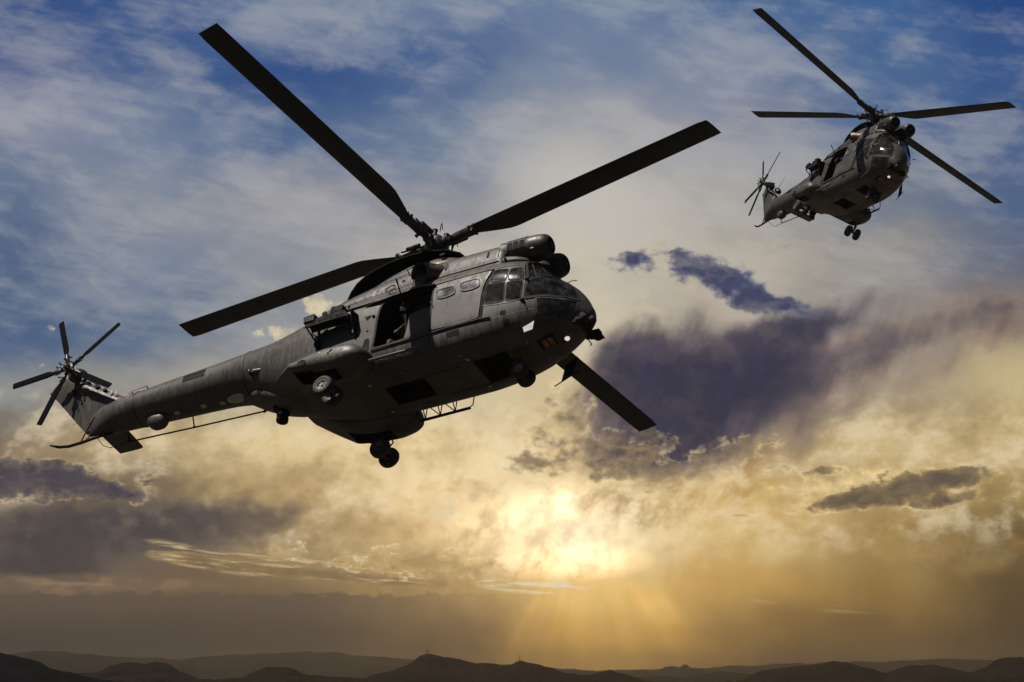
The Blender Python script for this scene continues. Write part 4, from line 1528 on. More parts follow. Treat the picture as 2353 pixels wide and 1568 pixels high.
    for (x, t) in ((9.9, 1.05), (10.75, 1.02), (11.6, 1.1)):
        wm.cut()
        patch(wm, [(x - .05, t - .08), (x + .03, t - .08), (x + .06, t + .09), (x - .02, t + .09)], 1, .003, 2)
    wm.build_each('pale_stencil', M['pale'], root)
    ra = MB()
    ra.ell((9.0, .10, 1.565), (.29, .15, .05), 24)
    ra.build('belly_radome', M['pale'], root)
    bb = MB()
    bb.rings(sup_loft([(10.86, .05, 1.60, .06, .08, .10, 2), (10.92, .05, 1.60, .13, .1, .20, 2), (11.02, .05, 1.60, .17, .1, .24, 2), (11.15, .05, 1.60, .18, .1, .235, 2),
                       (11.26, .05, 1.60, .16, .1, .18, 2), (11.36, .05, 1.60, .08, .08, .08, 2)], 22, st=.03), cap=True)
    bb.build('sensor_pod', M['skin_plain'], root, 60)
    hc = MB()
    hc.lathe((8.10, .58, 1.72), (1, .12, .02), [(0, .0), (0, .05), (.06, .066), (.24, .066), (.25, .055), (.26, .03), (.30, .03)], 16)
    hc.lathe((8.40, .615, 1.725), (1, .12, .02), [(0, .0), (0, .075), (.03, .075), (.03, 0)], 16)
    hc.build('warning_sensor', M['skin_plain'], root)
    # lower fairing and turret under the rear fuselage
    pf = MB()
    pf.rings(sup_loft([(6.9, 0, 1.15, .26, .1, .36, 3.2), (7.3, 0, 1.15, .38, .1, .34, 3.2), (7.8, 0, 1.22, .42, .1, .26, 3.0), (8.3, 0, 1.36, .38, .1, .17, 2.6),
                       (8.9, 0, 1.62, .10, .05, .12, 2.4)], 32, st=.06), cap=True)
    pf.build('rear_belly_fairing', M['skin_plain'], root)
    tu = MB()
    tu.lathe((7.88, -.03, 1.06), (0, 0, -1), [(-.05, .24), (.03, .23), (.06, .15), (.08, .15), (.09, .13), (.14, .13), (.14, .145), (.16, .145), (.17, .12), (.26, .12), (.27, .135), (.35, .13), (.37, .09), (.375, 0)], 24)
    to = tu.build('sensor_turret', M['black'], root)
    tw = MB()
    tw.box((7.88, .09, .87), (.09, .03, .07), bev=.005)
    tw.cut()
    tw.box((7.97, .03, .87), (.03, .07, .07), bev=.005)
    tw.build_each('turret_window', M['rim'], to)
    tw = MB()
    tw.lathe((7.88, -.03, .985), (0, 0, -1), [(0, .147), (.01, .152), (.02, .147)], 24)
    tw.build('turret_band', M['red'], to)

    # --- fin
    fn = MB()
    # leading edge / trailing edge polyline in x,z from boom to tip; half thickness
    st_ = [((11.75, 2.30), (12.80, 1.70), .20), ((12.10, 2.52), (12.98, 1.71), .20), ((12.45, 2.74), (13.28, 2.05), .19), ((12.95, 3.05), (13.70, 2.56), .18),
           ((13.45, 3.37), (14.08, 3.02), .175), ((13.66, 3.50), (14.26, 3.20), .165), ((13.74, 3.55), (14.29, 3.24), .10)]
    rg = []
    for (a, b, h) in st_:
        r_ = []
        NPT = 12
        for j in range(NPT + 1):
            t = j / NPT
            u = 1 - cos(t * PI / 2)
            yy = h * (sqrt(max(0, 1 - (1 - min(u / .22, 1)) ** 2)) if u < .22 else (1 - .92 * ((u - .22) / .78) ** 1.3))
            r_.append(Vector((a[0] + (b[0] - a[0]) * u, yy, a[1] + (b[1] - a[1]) * u)))
        back = [Vector((p.x, -p.y, p.z)) for p in r_[-1:0:-1]]
        rg.append(r_ + back)
    fin = fn.rings(rg, cap=True).build('tail_fin', M['skin'], root, 50)
    ft_ = MB()
    ft_.prism([(13.74, 0, 3.54), (13.95, 0, 3.56), (14.10, 0, 3.42), (14.29, 0, 3.24), (14.0, 0, 3.2)], (0, .10, 0))
    ft_.build('fin_cap', M['skin_plain'], fin)
    fh = MB()
    for (x, z) in ((12.62, 2.83), (12.86, 2.98)):
        fh.cut()
        fh.lathe((x + .02, .15, z - .045), (-.35, .9, .35), [(0.0, 0), (.045, .001), (.045, .045), (.0, .05)], 14)
    fh.cut()
    fh.lathe((13.50, .14, 2.99), (0, 1, 0), [(0.0, .07), (.03, .07), (.03, .0)], 14)
    fh.build_each('cooling_hole', M['black'], fin)
    fs_ = MB()
    for x, z in ((12.42, 2.60), (12.28, 2.54), (13.30, 3.18)):
        fs_.cut()
        fs_.prism([(x, .195, z), (x + .05, .195, z + .01), (x + .02, .185, z + .12), (x - .03, .185, z + .11)], (0, .012, 0))
    fs_.build_each('pale_stencil', M['pale'], fin)
    rd_ = MB()
    patch(rd_, Z((11.75, 2.30), (12.08, 2.33), (12.10, 2.18), (11.76, 2.15)), 1, .004, 2)
    ro = rd_.build('roundel_red', M['roundel'], root)
    rd_ = MB()
    patch(rd_, Z((12.11, 2.33), (12.26, 2.34), (12.27, 2.19), (12.12, 2.18)), 1, .004, 2)
    rd_.build('roundel_blue', M['roundel_blue'], root)
    sp = MB()
    for k in range(5):
        t = .15 + k * .2
        x, z = 12.98 + (14.2 - 12.98) * t, 1.71 + (3.15 - 1.71) * t
        sp.cut()
        sp.tube([(x, 0, z), (x + .10, .0, z - .02)], .004, 4)
    sp.build_each('static_wick', M['black'], fin)
    gb = MB()
    gb.ell((13.52, .10, 3.47), (.24, .20, .17), 16)
    gb.ell((13.35, -.24, 3.36), (.30, .14, .12), 16, Matrix.Rotation(R(-32), 3, 'Y'))
    gb.build('tail_gearbox', M['metal'], fin)
    wh = MB()
    wh.tube([(13.15, -.1, 3.30), (12.95, -.12, 3.55), (12.72, -.13, 3.86)], [.012, .008, .004], 5)
    wh.build('whip_aerial', M['black'], fin)

    # --- stabiliser, port side
    sb = MB()
    rg = []
    for (y, xl, ch, th) in ((-.05, 13.02, .80, .05), (-1.0, 13.07, .72, .045), (-2.08, 13.12, .655, .035), (-2.15, 13.15, .62, .015)):
        r_ = []
        for j in range(9):
            u = j / 8
            r_.append(Vector((xl + ch * u, y, 2.89 + th * (sqrt(max(0, u / .3 * (2 - u / .3))) if u < .3 else 1 - ((u - .3) / .7) ** 1.5))))
        bk = [Vector((p.x, p.y, 2.89 - (p.z - 2.89))) for p in r_[-2:0:-1]]
        rg.append(r_ + bk)
    sb.rings(rg, cap=True).build('stabiliser', M['skin_plain'], root, 40)

    # --- tail skid
    sk_ = MB()
    pts = [(14.04, 0, 1.77), (13.80, 0, 1.66), (13.52, 0, 1.605), (13.2, 0, 1.61), (12.85, 0, 1.64), (12.35, 0, 1.66)]
    sk_.tube(pts, [.022, .034, .036, .036, .034, .02], 8)
    sk_.tube([(13.20, 0, 1.63), (13.10, .03, 1.80), (12.79, .17, 2.09)], .017, 6)
    sk_.tube([(13.12, 0, 1.62), (12.98, .0, 1.72)], .015, 6)
    sk_.build('tail_skid', M['black'], root)

    # --- HF aerial rail
    hf = MB()
    hf.tube([(8.62, -.45, 1.49), (10.50, -.47, 1.59), (12.23, -.50, 1.71)], .018, 6)
    hf.tube([(12.23, -.50, 1.71), (12.68, -.42, 1.61), (12.80, -.30, 1.62), (12.86, -.15, 1.72), (12.9, -.06, 1.80)], .009, 5)
    for (x, z) in ((8.68, 1.49), (10.50, 1.59), (12.23, 1.71)):
        hf.tube([(x, -.46, z), (x - .04, -.30, z + .16)], .016, 6)
        hf.ell((x, -.46, z), (.05, .03, .025), 8)
    hf.build('aerial_rail', M['black'], root)

    # --- sponsons and main gear
    for s_ in (1, -1):
        tab = [(5.06, 1.02, .80, .04, .05, .05, 2), (5.10, 1.06, .80, .20, .14, .10, 2.1), (5.2, 1.10, .80, .32, .23, .17, 2.2), (5.4, 1.10, .80, .40, .33, .24, 2.3),
               (5.7, 1.10, .80, .42, .37, .28, 2.5), (6.0, 1.10, .81, .42, .36, .27, 2.5), (6.4, 1.09, .83, .41, .27, .23, 2.6),
               (6.7, 1.06, .82, .43, .18, .14, 2.8), (6.84, 1.02, .83, .46, .12, .09, 3.0), (6.90, 0.95, .84, .48, .11, .07, 3.0), (7.2, .72, .94, .46, .09, .05, 2.6), (7.55, .45, 1.08, .40, .06, .04, 2.4)]
        tab = [(t[0], t[1] * s_) + t[2:] for t in tab]
        rg = sup_loft(tab, 36, st=.04)
        sm_ = MB()
        n = 36
        vs = [p for r_ in rg for p in r_]
        fs = []
        for i in range(len(rg) - 1):
            for k in range(n):
                idx = (i * n + k, i * n + (k + 1) % n, (i + 1) * n + (k + 1) % n, (i + 1) * n + k)
                c = sum((vs[j] for j in idx), Vector()) / 4
                ay = abs(c.y)
                hole = c.z < .80 and 5.72 < c.x < 6.78 and .98 < ay < 1.36 + .0 * c.x
                if not hole:
                    fs.append(idx)
        fs.append(tuple(range(n - 1, -1, -1)))
        fs.append(tuple((len(rg) - 1) * n + k for k in range(n)))
        sm_.add(vs, fs)
        so_ = sm_.build('sponson', M['skin_plain'], root, 50)
        wb = MB()
        x0, x1, y0, y1, z1 = 5.70, 6.80, .97 * s_, 1.37 * s_, 1.0
        a = [(x0, y0, .57), (x1, y0, .77), (x1, y1, .78), (x0, y1, .60)]
        b = [(x0, y0, 1.02), (x1, y0, .90), (x1, y1, .88), (x0, y1, .98)]
        wb.add(a + b, [(0, 1, 5, 4), (1, 2, 6, 5), (2, 3, 7, 6), (3, 0, 4, 7), (4, 5, 6, 7)])
        wb.build('wheel_well', M['well'], so_)
        bt = MB()
        rg2 = [Vector((6.50 + .11 * cos(a_ * PI / 6), s_ * 1.495, .80 + .08 * sin(a_ * PI / 6))) for a_ in range(12)]
        bt.prism(rg2, (0, .02, 0))
        bt.build('sponson_cut_out', M['black'], so_)
        if s_ > 0:
            lg_ = MB()
            lg_.ell((6.08, 1.505, .935), (.03, .02, .018), 10)
            lg_.build('navigation_light', M['green'], so_)
            hh = MB()
            hh.lathe((5.86, 1.512, .86), (0, 1, 0), [(0, .035), (.02, .035), (.02, .02), (.0, .02)], 14)
            hh.tube([(5.84, 1.52, .87), (5.76, 1.52, .93)], .012, 6)
            hh.build('filler_cap', M['rim'], so_)
        # gear leg: the thick upper strut, the thinner oleo, links
        gl = MB()
        ax_ = Vector((5.96, s_ * 1.19, .12))
        gl.tube([(5.84, s_ * 1.19, .90), (5.89, s_ * 1.19, .50)], .058, 12)
        gl.tube([(5.89, s_ * 1.19, .52), ax_], .036, 10)
        gl.tube([(5.86, s_ * 1.12, .76), (5.86, s_ * 1.26, .76)], .07, 12)
        gl.tube([(5.84, s_ * 1.19, .50), (5.77, s_ * 1.19, .34), ax_ + Vector((-.04, 0, .04))], .018, 6)
        gl.tube([ax_ - Vector((0, .24, 0)), ax_ + Vector((0, .24, 0))], .032, 10)
        gl.tube([(6.3, s_ * 1.15, .88), (5.92, s_ * 1.19, .45)], .024, 8)
        gl.tube([(5.95, s_ * 1.10, .70), (5.98, s_ * 1.12, .40), (5.99, s_ * 1.14, .15)], .010, 6)
        gear = gl.build('main_gear_leg', M['metal'], root)
        for d in (-.19, .19):
            wheel(gear, (ax_.x, ax_.y + d, ax_.z), .235, .185)
    # --- nose gear
    gl = MB()
    ax_ = Vector((2.02, 0, .23))
    gl.tube([(2.18, 0, .85), (2.10, 0, .52)], .05, 12)
    gl.tube([(2.10, 0, .54), ax_], .03, 10)
    gl.tube([(2.5, 0, .8), (2.12, 0, .48)], .022, 8)
    gl.tube([(2.04, .0, .52), (1.98, 0, .40), (2.0, 0, .26)], .016, 6)
    gl.tube([ax_ - Vector((0, .2, 0)), ax_ + Vector((0, .2, 0))], .026, 10)
    gl.box((2.16, .0, .62), (.12, .2, .10), bev=.02)
    gear = gl.build('nose_gear_leg', M['metal'], root)
    for d in (-.16, .16):
        wheel(gear, (ax_.x, ax_.y + d, ax_.z), .20, .16)
    rt = MB()
    rt.tube([(2.05, .12, .60), (2.12, .13, .58)], .03, 8)
    rt.build('gear_red_mark', M['red'], gear)

    # --- boarding steps, both sides
    for s_ in (1, -1):
        sp_ = MB()
        sp_.box((4.50, s_ * 1.14, .685), (1.20, .07, .035), bev=.01)
        sp_.tube([(5.08, s_ * 1.14, .69), (5.14, s_ * 1.12, .72), (5.13, s_ * 1.0, .86)], .014, 6)
        sp_.tube([(3.93, s_ * 1.14, .70), (3.84, s_ * 1.13, .74), (3.78, s_ * 1.05, .90), (3.76, s_ * .99, 1.03)], .014, 6)
        for x in (4.98, 4.62, 4.26):
            sp_.tube([(x, s_ * 1.13, .69), (x - .02, s_ * .93, .86)], .013, 6)
            sp_.tube([(x, s_ * 1.13, .69), (x - .16, s_ * .90, .80)], .012, 6)
            sp_.tube([(x, s_ * 1.13, .69), (x, s_ * .72, .60)], .012, 6)
        sp_.prism([(5.16, s_ * 1.14, .68), (5.30, s_ * 1.0, .80), (5.20, s_ * .98, .92), (5.12, s_ * 1.10, .76)], (.01, .02, .0))
        sp_.build('boarding_step', M['trim' if s_ > 0 else 'black'], root)

    # --- flare launcher bracket behind the doorway
    fb = MB()
    fb.prism([(5.62, 1.00, 2.02), (5.80, 1.27, 2.06), (6.62, 1.27, 2.03), (6.66, 1.0, 2.0)], (0, 0, .02))
    fb.prism([(5.62, 1.29, 1.95), (6.68, 1.29, 1.93), (6.64, 1.29, 2.08), (5.72, 1.29, 2.12)], (0, .015, 0))
    fb.prism([(5.62, .96, 1.72), (5.66, 1.28, 2.02), (5.58, .96, 2.08)], (.02, 0, 0))
    fb.box((5.93, 1.20, 2.20), (.30, .18, .20), Matrix.Rotation(R(-6), 3, 'Y'), .02)
    fb.box((6.58, 1.22, 2.13), (.28, .20, .17), Matrix.Rotation(R(6), 3, 'Y'), .02)
    fb.box((6.26, 1.20, 2.08), (.22, .14, .10), None, .01)
    fb.tube([(6.66, 1.27, 1.96), (6.52, .98, 1.66)], .018, 6)
    fb.tube([(6.40, 1.20, 1.98), (6.46, .98, 1.70)], .030, 6)
    fb.tube([(5.70, 1.25, 1.98), (5.66, .97, 1.62)], .018, 6)
    fb.tube([(6.48, .99, 1.76), (6.50, .98, 1.50)], .035, 6)
    fb.prism([(5.56, .97, 1.42), (5.57, 1.24, 1.90), (5.57, 1.29, 2.10), (5.57, .96, 2.16)], (.018, 0, 0))
    fb.box((6.24, 1.24, 2.19), (.10, .05, .12), Matrix.Rotation(R(20), 3, 'Y'), .005)
    fb.box((6.10, 1.15, 2.13), (.14, .12, .14), None, .015)
    fb.box((6.40, 1.14, 2.12), (.12, .16, .12), None, .015)
    fb.tube([(6.62, 1.1, 2.0), (6.58, 1.12, 1.84), (6.46, 1.03, 1.78), (6.40, 1.0, 1.86), (6.2, 1.02, 1.92), (6.0, 1.05, 1.88), (5.8, 1.0, 1.92)], .014, 6)
    fb.box((6.50, 1.02, 1.62), (.12, .07, .10), None, .01)
    for k in range(6):
        fb.tube([(5.76 + k * .14, 1.30, 2.02), (5.76 + k * .14, 1.31, 2.02)], .022, 8)
    flare = fb.build('flare_launcher', M['black'], root, 30)
    ff = MB()
    for k in range(4):
        ff.cut()
        ff.box((6.48 + k * .065, 1.328, 2.10), (.045, .01, .10))
    ff.build_each('flare_tube', M['metal'], flare)

    # --- door gun on its mount
    gn = MB()
    body = Vector((4.42, .96, 1.97))
    mz = Vector((4.42, 1.36, 2.37))
    d = (mz - body).normalized()
    gn.tube([body - d * .42, body - d * .18, body - d * .16, body + d * .12, body + d * .14, body + d * .55, body + d * .56, body + d * .66],
            [.02, .026, .042, .042, .02, .014, .02, .02], 8)
    gn.box(body + Vector((.02, .02, -.03)), (.16, .10, .12), Matrix.Rotation(R(20), 3, 'Z'), .01)
    gn.box(body + Vector((-.12, .04, -.05)), (.14, .12, .14), None, .015)
    gn.tube([body + Vector((0, 0, -.06)), (4.38, .97, 1.72), (4.36, .93, 1.40)], [.02, .025, .03], 8)
    gn.tube([(4.36, .93, 1.80), (4.10, .86, 1.83), (3.8, .84, 1.86)], .02, 6)
    gn.build('door_gun', M['black'], root)
    ab = MB()
    ab.box((4.12, .74, 1.98), (.30, .20, .22), None, .02)
    ab.tube([(4.25, .80, 2.02), (4.34, .86, 2.06), (4.40, .90, 2.02)], .035, 6)
    ab.build('ammunition_box', M['frame'], root)
    sx_ = MB()
    for x in (4.55, 5.0, 5.45):
        sx_.tube([(x, -.2, 1.08), (x, -.2, 1.5), (x, -.2, 2.1)], .018, 6)
    sx_.box((5.0, -.32, 1.50), (1.1, .42, .05), None, .01)
    sx_.box((5.0, -.50, 1.85), (1.1, .04, .6), None, .01)
    sx_.build('troop_seat', M['red_canvas'], root)
    cg = MB()
    cg.box((4.95, .72, 1.19), (.26, .22, .20), None, .03)
    cg.build('kit_bag', M['tan'], root)
    # small fittings along the side
    ft = MB()
    for (x, z) in ((5.28, 1.62), (5.34, 1.25), (5.30, 1.34)):
        p = S(x, th_z(x, z), 1, .004)
        ft.cut()
        ft.box(p, (.05, .012, .03), bev=.003)
    ft.cut()
    ft.prism([(5.22, .985, 2.02), (5.38, .985, 2.02), (5.32, .985, 1.92)], (0, .05, 0))
    ft.cut()
    ft.ell((5.16, 1.01, 1.98), (.04, .03, .03), 8)
    ft.build_each('side_fitting', M['black'], root)
    ft = MB()
    patch(ft, rnd(Z((5.20, 1.10), (5.34, 1.10), (5.34, 1.42), (5.20, 1.42)), 3, .3), 1, .005, 3)
    ft.build('refuel_recess', M['black'], root)
    ft = MB()
    ft.ell(S(6.2, th_z(6.2, 1.35), 1, 0), (.045, .02, .06), 10)
    ft.build('pale_disc', M['pale'], root)

    # --- rotor head
    HZ = 4.39
    hub = MB()
    hub.lathe((0, 0, -.62), (0, 0, 1), [(0, .0), (0, .17), (.10, .16), (.12, .34), (.20, .36), (.24, .34), (.26, .14), (.40, .13), (.44, .22), (.52, .26), (.62, .27), (.72, .24), (.76, .16), (.80, .15), (.86, .10), (.88, 0)], 28)
    rh = hub.build('rotor_hub', M['metal'], root, 40)
    rh.matrix_basis = Matrix.Translation((4.409, 0, HZ))
    ln = MB()
    for k in range(4):
        a_ = PI / 2 * k + .2
        c_, s_ = cos(a_), sin(a_)
        ln.tube([(c_ * .34, s_ * .34, -.42), (c_ * .36, s_ * .36, -.10)], .022, 6)
        ln.tube([(c_ * .20, s_ * .20, .12), (c_ * .20, s_ * .20, .26)], .055, 10)
        ln.ell((c_ * .20, s_ * .20, .27), (.07, .07, .03), 10)
        ln.tube([(c_ * .36, s_ * .36, -.10), (cos(a_ - .3) * .46, sin(a_ - .3) * .46, -.02)], .03, 6)
        ln.ell((c_ * .34, s_ * .34, -.42), (.045, .045, .045), 8)
    for k in range(4):
        a_ = PI / 2 * k + .75
        c_, s_ = cos(a_), sin(a_)
        b0 = Vector((c_ * .20, s_ * .20, .25))
        b1 = Vector((c_ * .46, s_ * .46, .10))
        ln.tube([b0 + (b1 - b0) * (j / 8) + Vector((0, 0, .20 * sin(PI * j / 8))) for j in range(9)], .011, 5)
    ln.tube([(.3, -.1, -.3), (.48, -.12, -.28), (.52, -.12, -.18), (.40, -.1, -.08)], .011, 5)
    ln.tube([(-.1, .34, -.36), (-.12, .50, -.30), (-.10, .52, -.16), (-.06, .36, -.06)], .011, 5)
    ln.build('rotor_linkage', M['metal'], rh)
    # one blade with its sleeve, along +x; trailing edge on +y
    bm_ = MB()
    stn = [(1.02, -.10, .10, .05), (1.12, -.13, .14, .045), (1.28, -.135, .20, .04), (1.60, -.14, .31, .036), (1.82, -.14, .378, .034), (2.0, -.14, .40, .034),
           (3.5, -.14, .40, .033), (5.5, -.14, .40, .032), (7.30, -.14, .40, .030), (7.5, -.115, .395, .022)]
    rg = []
    for (r_, yl, yt, th) in stn:
        tw_ = R(7 - r_ * 1.2)
        q = []
        for j in range(9):
            u = 1 - cos(j / 8 * PI / 2)
            t_ = th * (sqrt(max(0, u / .3 * (2 - u / .3))) if u < .3 else 1 - ((u - .3) / .7) ** 1.4 * .93)
            q.append((yl + (yt - yl) * u, t_))
        full = [(y, z) for y, z in q] + [(y, -z * .7) for y, z in q[-1:0:-1]]
        rg.append([Vector((r_, y * cos(tw_) - z * sin(tw_), -y * sin(tw_) * 1.0 + z * cos(tw_))) for y, z in full])
    bm_.rings(rg, cap=True)
    mk = MB()
    for r_ in (2.6, 3.9, 6.95, 7.15):
        a_ = R(7 - r_ * 1.2)
        for y in (-.05,):
            pts = []
            for dx, yy in ((0, -.02), (.008, -.02), (.008, .38), (0, .38)):
                pts.append(Vector((r_ + dx, yy * cos(a_), -yy * sin(a_) - .0275)))
            mk.prism(pts, (0, 0, .004))
    sl = MB()
    sl.tube([(.20, 0, 0), (.34, 0, 0), (.36, 0, 0), (.50, 0, 0), (.52, 0, 0), (.92, 0, 0), (.94, 0, 0), (1.02, 0, 0)], [.12, .12, .085, .085, .105, .105, .12, .12], 14)
    sl.box((1.06, 0, 0), (.16, .20, .13), None, .02)
    sl.tube([(.36, .17, .03), (.72, .17, .03)], .045, 10)
    sl.tube([(.28, .12, .0), (.90, .15, .02)], .022, 6)
    sl.tube([(.52, -.16, -.06), (.52, .0, 0)], .04, 8)
    sl.tube([(1.03, -.15, 0), (1.03, .17, 0)], .03, 8)
    for s_ in (-1, 1):
        sl.tube([(1.08, s_ * .07, -.09), (1.08, s_ * .07, .10)], .028, 8)
    rbnd = MB()
    rbnd.tube([(.60, 0, 0), (.63, 0, 0)], .108, 14)

    def aim(az_, el_):
        return Matrix.Rotation(az_, 4, 'Z') @ Matrix.Rotation(-el_, 4, 'Y')
    b0 = bm_.build('rotor_blade', M['blade'], rh, 40)
    s0 = sl.build('blade_sleeve', M['metal'], rh, 40)
    m0 = mk.build('blade_marking', M['mark'], rh)
    r0 = rbnd.build('sleeve_band', M['red'], rh)
    for i, (a_, e_) in enumerate(MAIN_A):
        for src in (b0, s0, m0, r0):
            o = src
            if i:
                o = src.copy()
                col.objects.link(o)
                o.parent = rh
            o.matrix_basis = aim(R(a_), R(e_))
            o['slot'] = i

    # --- tail rotor
    th_ = MB()
    th_.lathe((0, -.30, 0), (0, 1, 0), [(0, 0), (0, .10), (.10, .085), (.16, .07), (.24, .07), (.26, .11), (.34, .12), (.36, .07), (.44, .05), (.46, 0)], 18)
    for k in range(5):
        a_ = 2 * PI * k / 5 + .3
        th_.tube([(cos(a_) * .05, .14, sin(a_) * .05), (cos(a_) * .15, .16, sin(a_) * .15), (cos(a_ + .35) * .27, .06, sin(a_ + .35) * .27)], .014, 6)
        th_.tube([(cos(a_) * .12, .16, sin(a_) * .12), (cos(a_) * .13, .24, sin(a_) * .13)], .012, 6)
    tr = th_.build('tail_rotor_hub', M['metal'], root)
    tr.matrix_basis = Matrix.Translation((13.533, .45, 3.462))
    tbm = MB()
    rg = []
    for (r_, yl, yt, th) in ((.40, -.045, .045, .022), (.48, -.06, .07, .016), (.58, -.07, .095, .014), (1.0, -.07, .09, .012), (1.47, -.07, .085, .010), (1.52, -.06, .08, .006)):
        q = []
        for j in range(7):
            u = 1 - cos(j / 6 * PI / 2)
            q.append((yl + (yt - yl) * u, th * (sqrt(max(0, u / .3 * (2 - u / .3))) if u < .3 else 1 - ((u - .3) / .7) ** 1.4 * .9)))
        full = [(y, z) for y, z in q] + [(y, -z) for y, z in q[-1:0:-1]]
        tw_ = R(8)
        rg.append([Vector((r_, y * sin(tw_) + z * cos(tw_), y * cos(tw_) - z * sin(tw_))) for y, z in full])
    tbm.rings(rg, cap=True)
    tb0 = tbm.build('tail_rotor_blade', M['tblade'], tr, 40)
    tsl = MB()
    tsl.tube([(.06, 0, 0), (.24, 0, 0), (.26, 0, 0), (.36, 0, 0), (.44, 0, 0)], [.04, .04, .055, .05, .035], 10)
    tsl.tube([(.34, 0, -.08), (.34, 0, .08)], .022, 6)
    tsl.tube([(.27, .04, .07), (.30, .08, .09)], .018, 6)
    ts0 = tsl.build('tail_blade_sleeve', M['metal'], tr)

    for i in range(5):
        for src in (tb0, ts0):
            o = src
            if i:
                o = src.copy()
                col.objects.link(o)
                o.parent = tr
            o.matrix_basis = Matrix.Rotation(-R(TAIL_A[i]), 4, 'Y')
            o['slot'] = i
    return root


MAIN_A = [(78.73, 4.72), (166.8, -3.32), (257.33, -2.88), (349.2, 6.22)]
MAIN_B = [(108.74, 4.85), (196.9, -2.15), (287.29, 0.49), (378.45, 6.21)]
TAIL_A = [143.0, 71.75, -3.01, -68.72, -146.09]
TAIL_B = [121.66, 54.94, -23.08, -78.82, -163.5]

RA = Matrix(((-0.882341, -0.466368, 0.063051), (0.428556, -0.74089, 0.517128), (-0.194458, 0.483304, 0.853582)))
RB = Matrix(((-0.350174, -0.87626, 0.330978), (0.933769, -0.298707, 0.197103), (-0.073848, 0.378078, 0.922824)))
TA = Vector((1.9936, 64.9261, 6.6045))
TB = Vector((14.56, 121.5503, 18.8287))

heliA = make_helicopter()
heliA.matrix_world = Matrix.Translation(TA) @ RA.to_4x4()
tag(heliA, 'large dark grey transport helicopter in the foreground, side on, banking with its cabin door open', 'helicopter', 'pair of transport helicopters in flight')


def copy_tree(o, parent=None):
    c = o.copy()
    col.objects.link(c)
    if parent is not None:
        mb_ = o.matrix_basis.copy()
        c.parent = parent
        c.matrix_basis = mb_
    for ch in list(o.children):
        copy_tree(ch, c)
    return c


XA = Matrix.Translation(TA) @ RA.to_4x4()
XB = Matrix.Translation(TB) @ RB.to_4x4()
PORT = {k: ((v[0], -v[1], v[2]) if k != 'face' else v) for k, v in PILOT.items()}
person(GUNNER, 'helmeted gunner kneeling behind the door gun in the open cabin doorway of the foreground helicopter', XA, 'helicopter crew')
person(GUNNER, 'helmeted gunner kneeling in the open cabin doorway of the smaller, farther helicopter', XB, 'helicopter crew')
person(PILOT, 'pilot in the seat behind the near side windows of the foreground helicopter', XA, 'helicopter crew')
person(PORT, 'pilot in the far seat of the foreground helicopter, across the cockpit from the near windows', XA, 'helicopter crew')
person(PILOT, 'pilot behind the sunlit left half of the windscreen of the smaller helicopter', XB, 'helicopter crew')
person(PORT, 'pilot behind the shaded right half of the windscreen of the smaller helicopter', XB, 'helicopter crew')

heliB = copy_tree(heliA)
heliB.matrix_world = Matrix.Translation(TB) @ RB.to_4x4()
tag(heliB, 'smaller dark helicopter farther off at the upper right, flying nose towards the viewer', 'helicopter')
for part in heliB.children:
    for ch in part.children:
        if 'slot' in ch:
            i = ch['slot']
            if part.name.startswith('rotor_hub'):
                ch.matrix_basis = Matrix.Rotation(R(MAIN_B[i][0]), 4, 'Z') @ Matrix.Rotation(-R(MAIN_B[i][1]), 4, 'Y')
            else:
                ch.matrix_basis = Matrix.Rotation(-R(TAIL_B[i]), 4, 'Y')
for o in bpy.data.objects:
    if 'slot' in o:
        del o['slot']


for ch in list(heliA.children):
    for c2 in list(ch.children):
        if c2.name.startswith('whip_aerial'):
            bpy.data.objects.remove(c2)


# ---------------------------------------------------------------- land
def rock_mat(name, c, snow=False):
    m, q, b = mat(name)
    t = q.n('ShaderNodeTexCoord').outputs['Object']
    nz = q.noise(t, 0.02, 9, 0.65)
    n2 = q.noise(t, 0.12, 6, 0.6)
    cc = q.mix(q.mapr(nz, 0.35, 0.65), tuple(v * .5 for v in c), tuple(v * 1.5 for v in c))
    cc = q.mix(q.mapr(n2, 0.56, 0.68, 0, .5), cc, tuple(v * 2.2 for v in c))
    if snow:
        s_ = q.n('ShaderNodeSeparateXYZ')
        q.put(s_.inputs[0], t)
        gm_ = q.n('ShaderNodeNewGeometry')
        hgt = q.m('ADD', s_.outputs[2], q.m('MULTIPLY', q.m('SUBTRACT', q.noise(t, 0.006, 8, 0.7, 1.0), .5), 110))
        cc = q.mix(q.m('MULTIPLY', q.mapr(hgt, 70, 105), q.mapr(q.noise(q.mapping(t, scl=(1, .3, .25)), 0.03, 8, 0.65), .5, .6)), cc, (.045, .045, .047))
    q.put(b.inputs['Base Color'], cc)
    b.inputs['Roughness'].default_value = 0.95
    b.inputs['Specular IOR Level'].default_value = 0.02
    return m


def prof_at(prof, a):
    if a <= prof[0][0]:
        return prof[0][1]
    for p, q in zip(prof, prof[1:]):
        if a <= q[0]:
            t = (a - p[0]) / (q[0] - p[0])
            t = t * t * (3 - 2 * t) * .4 + t * .6
            return p[1] + (q[1] - p[1]) * t
    return prof[-1][1]


HOR = 1583.0


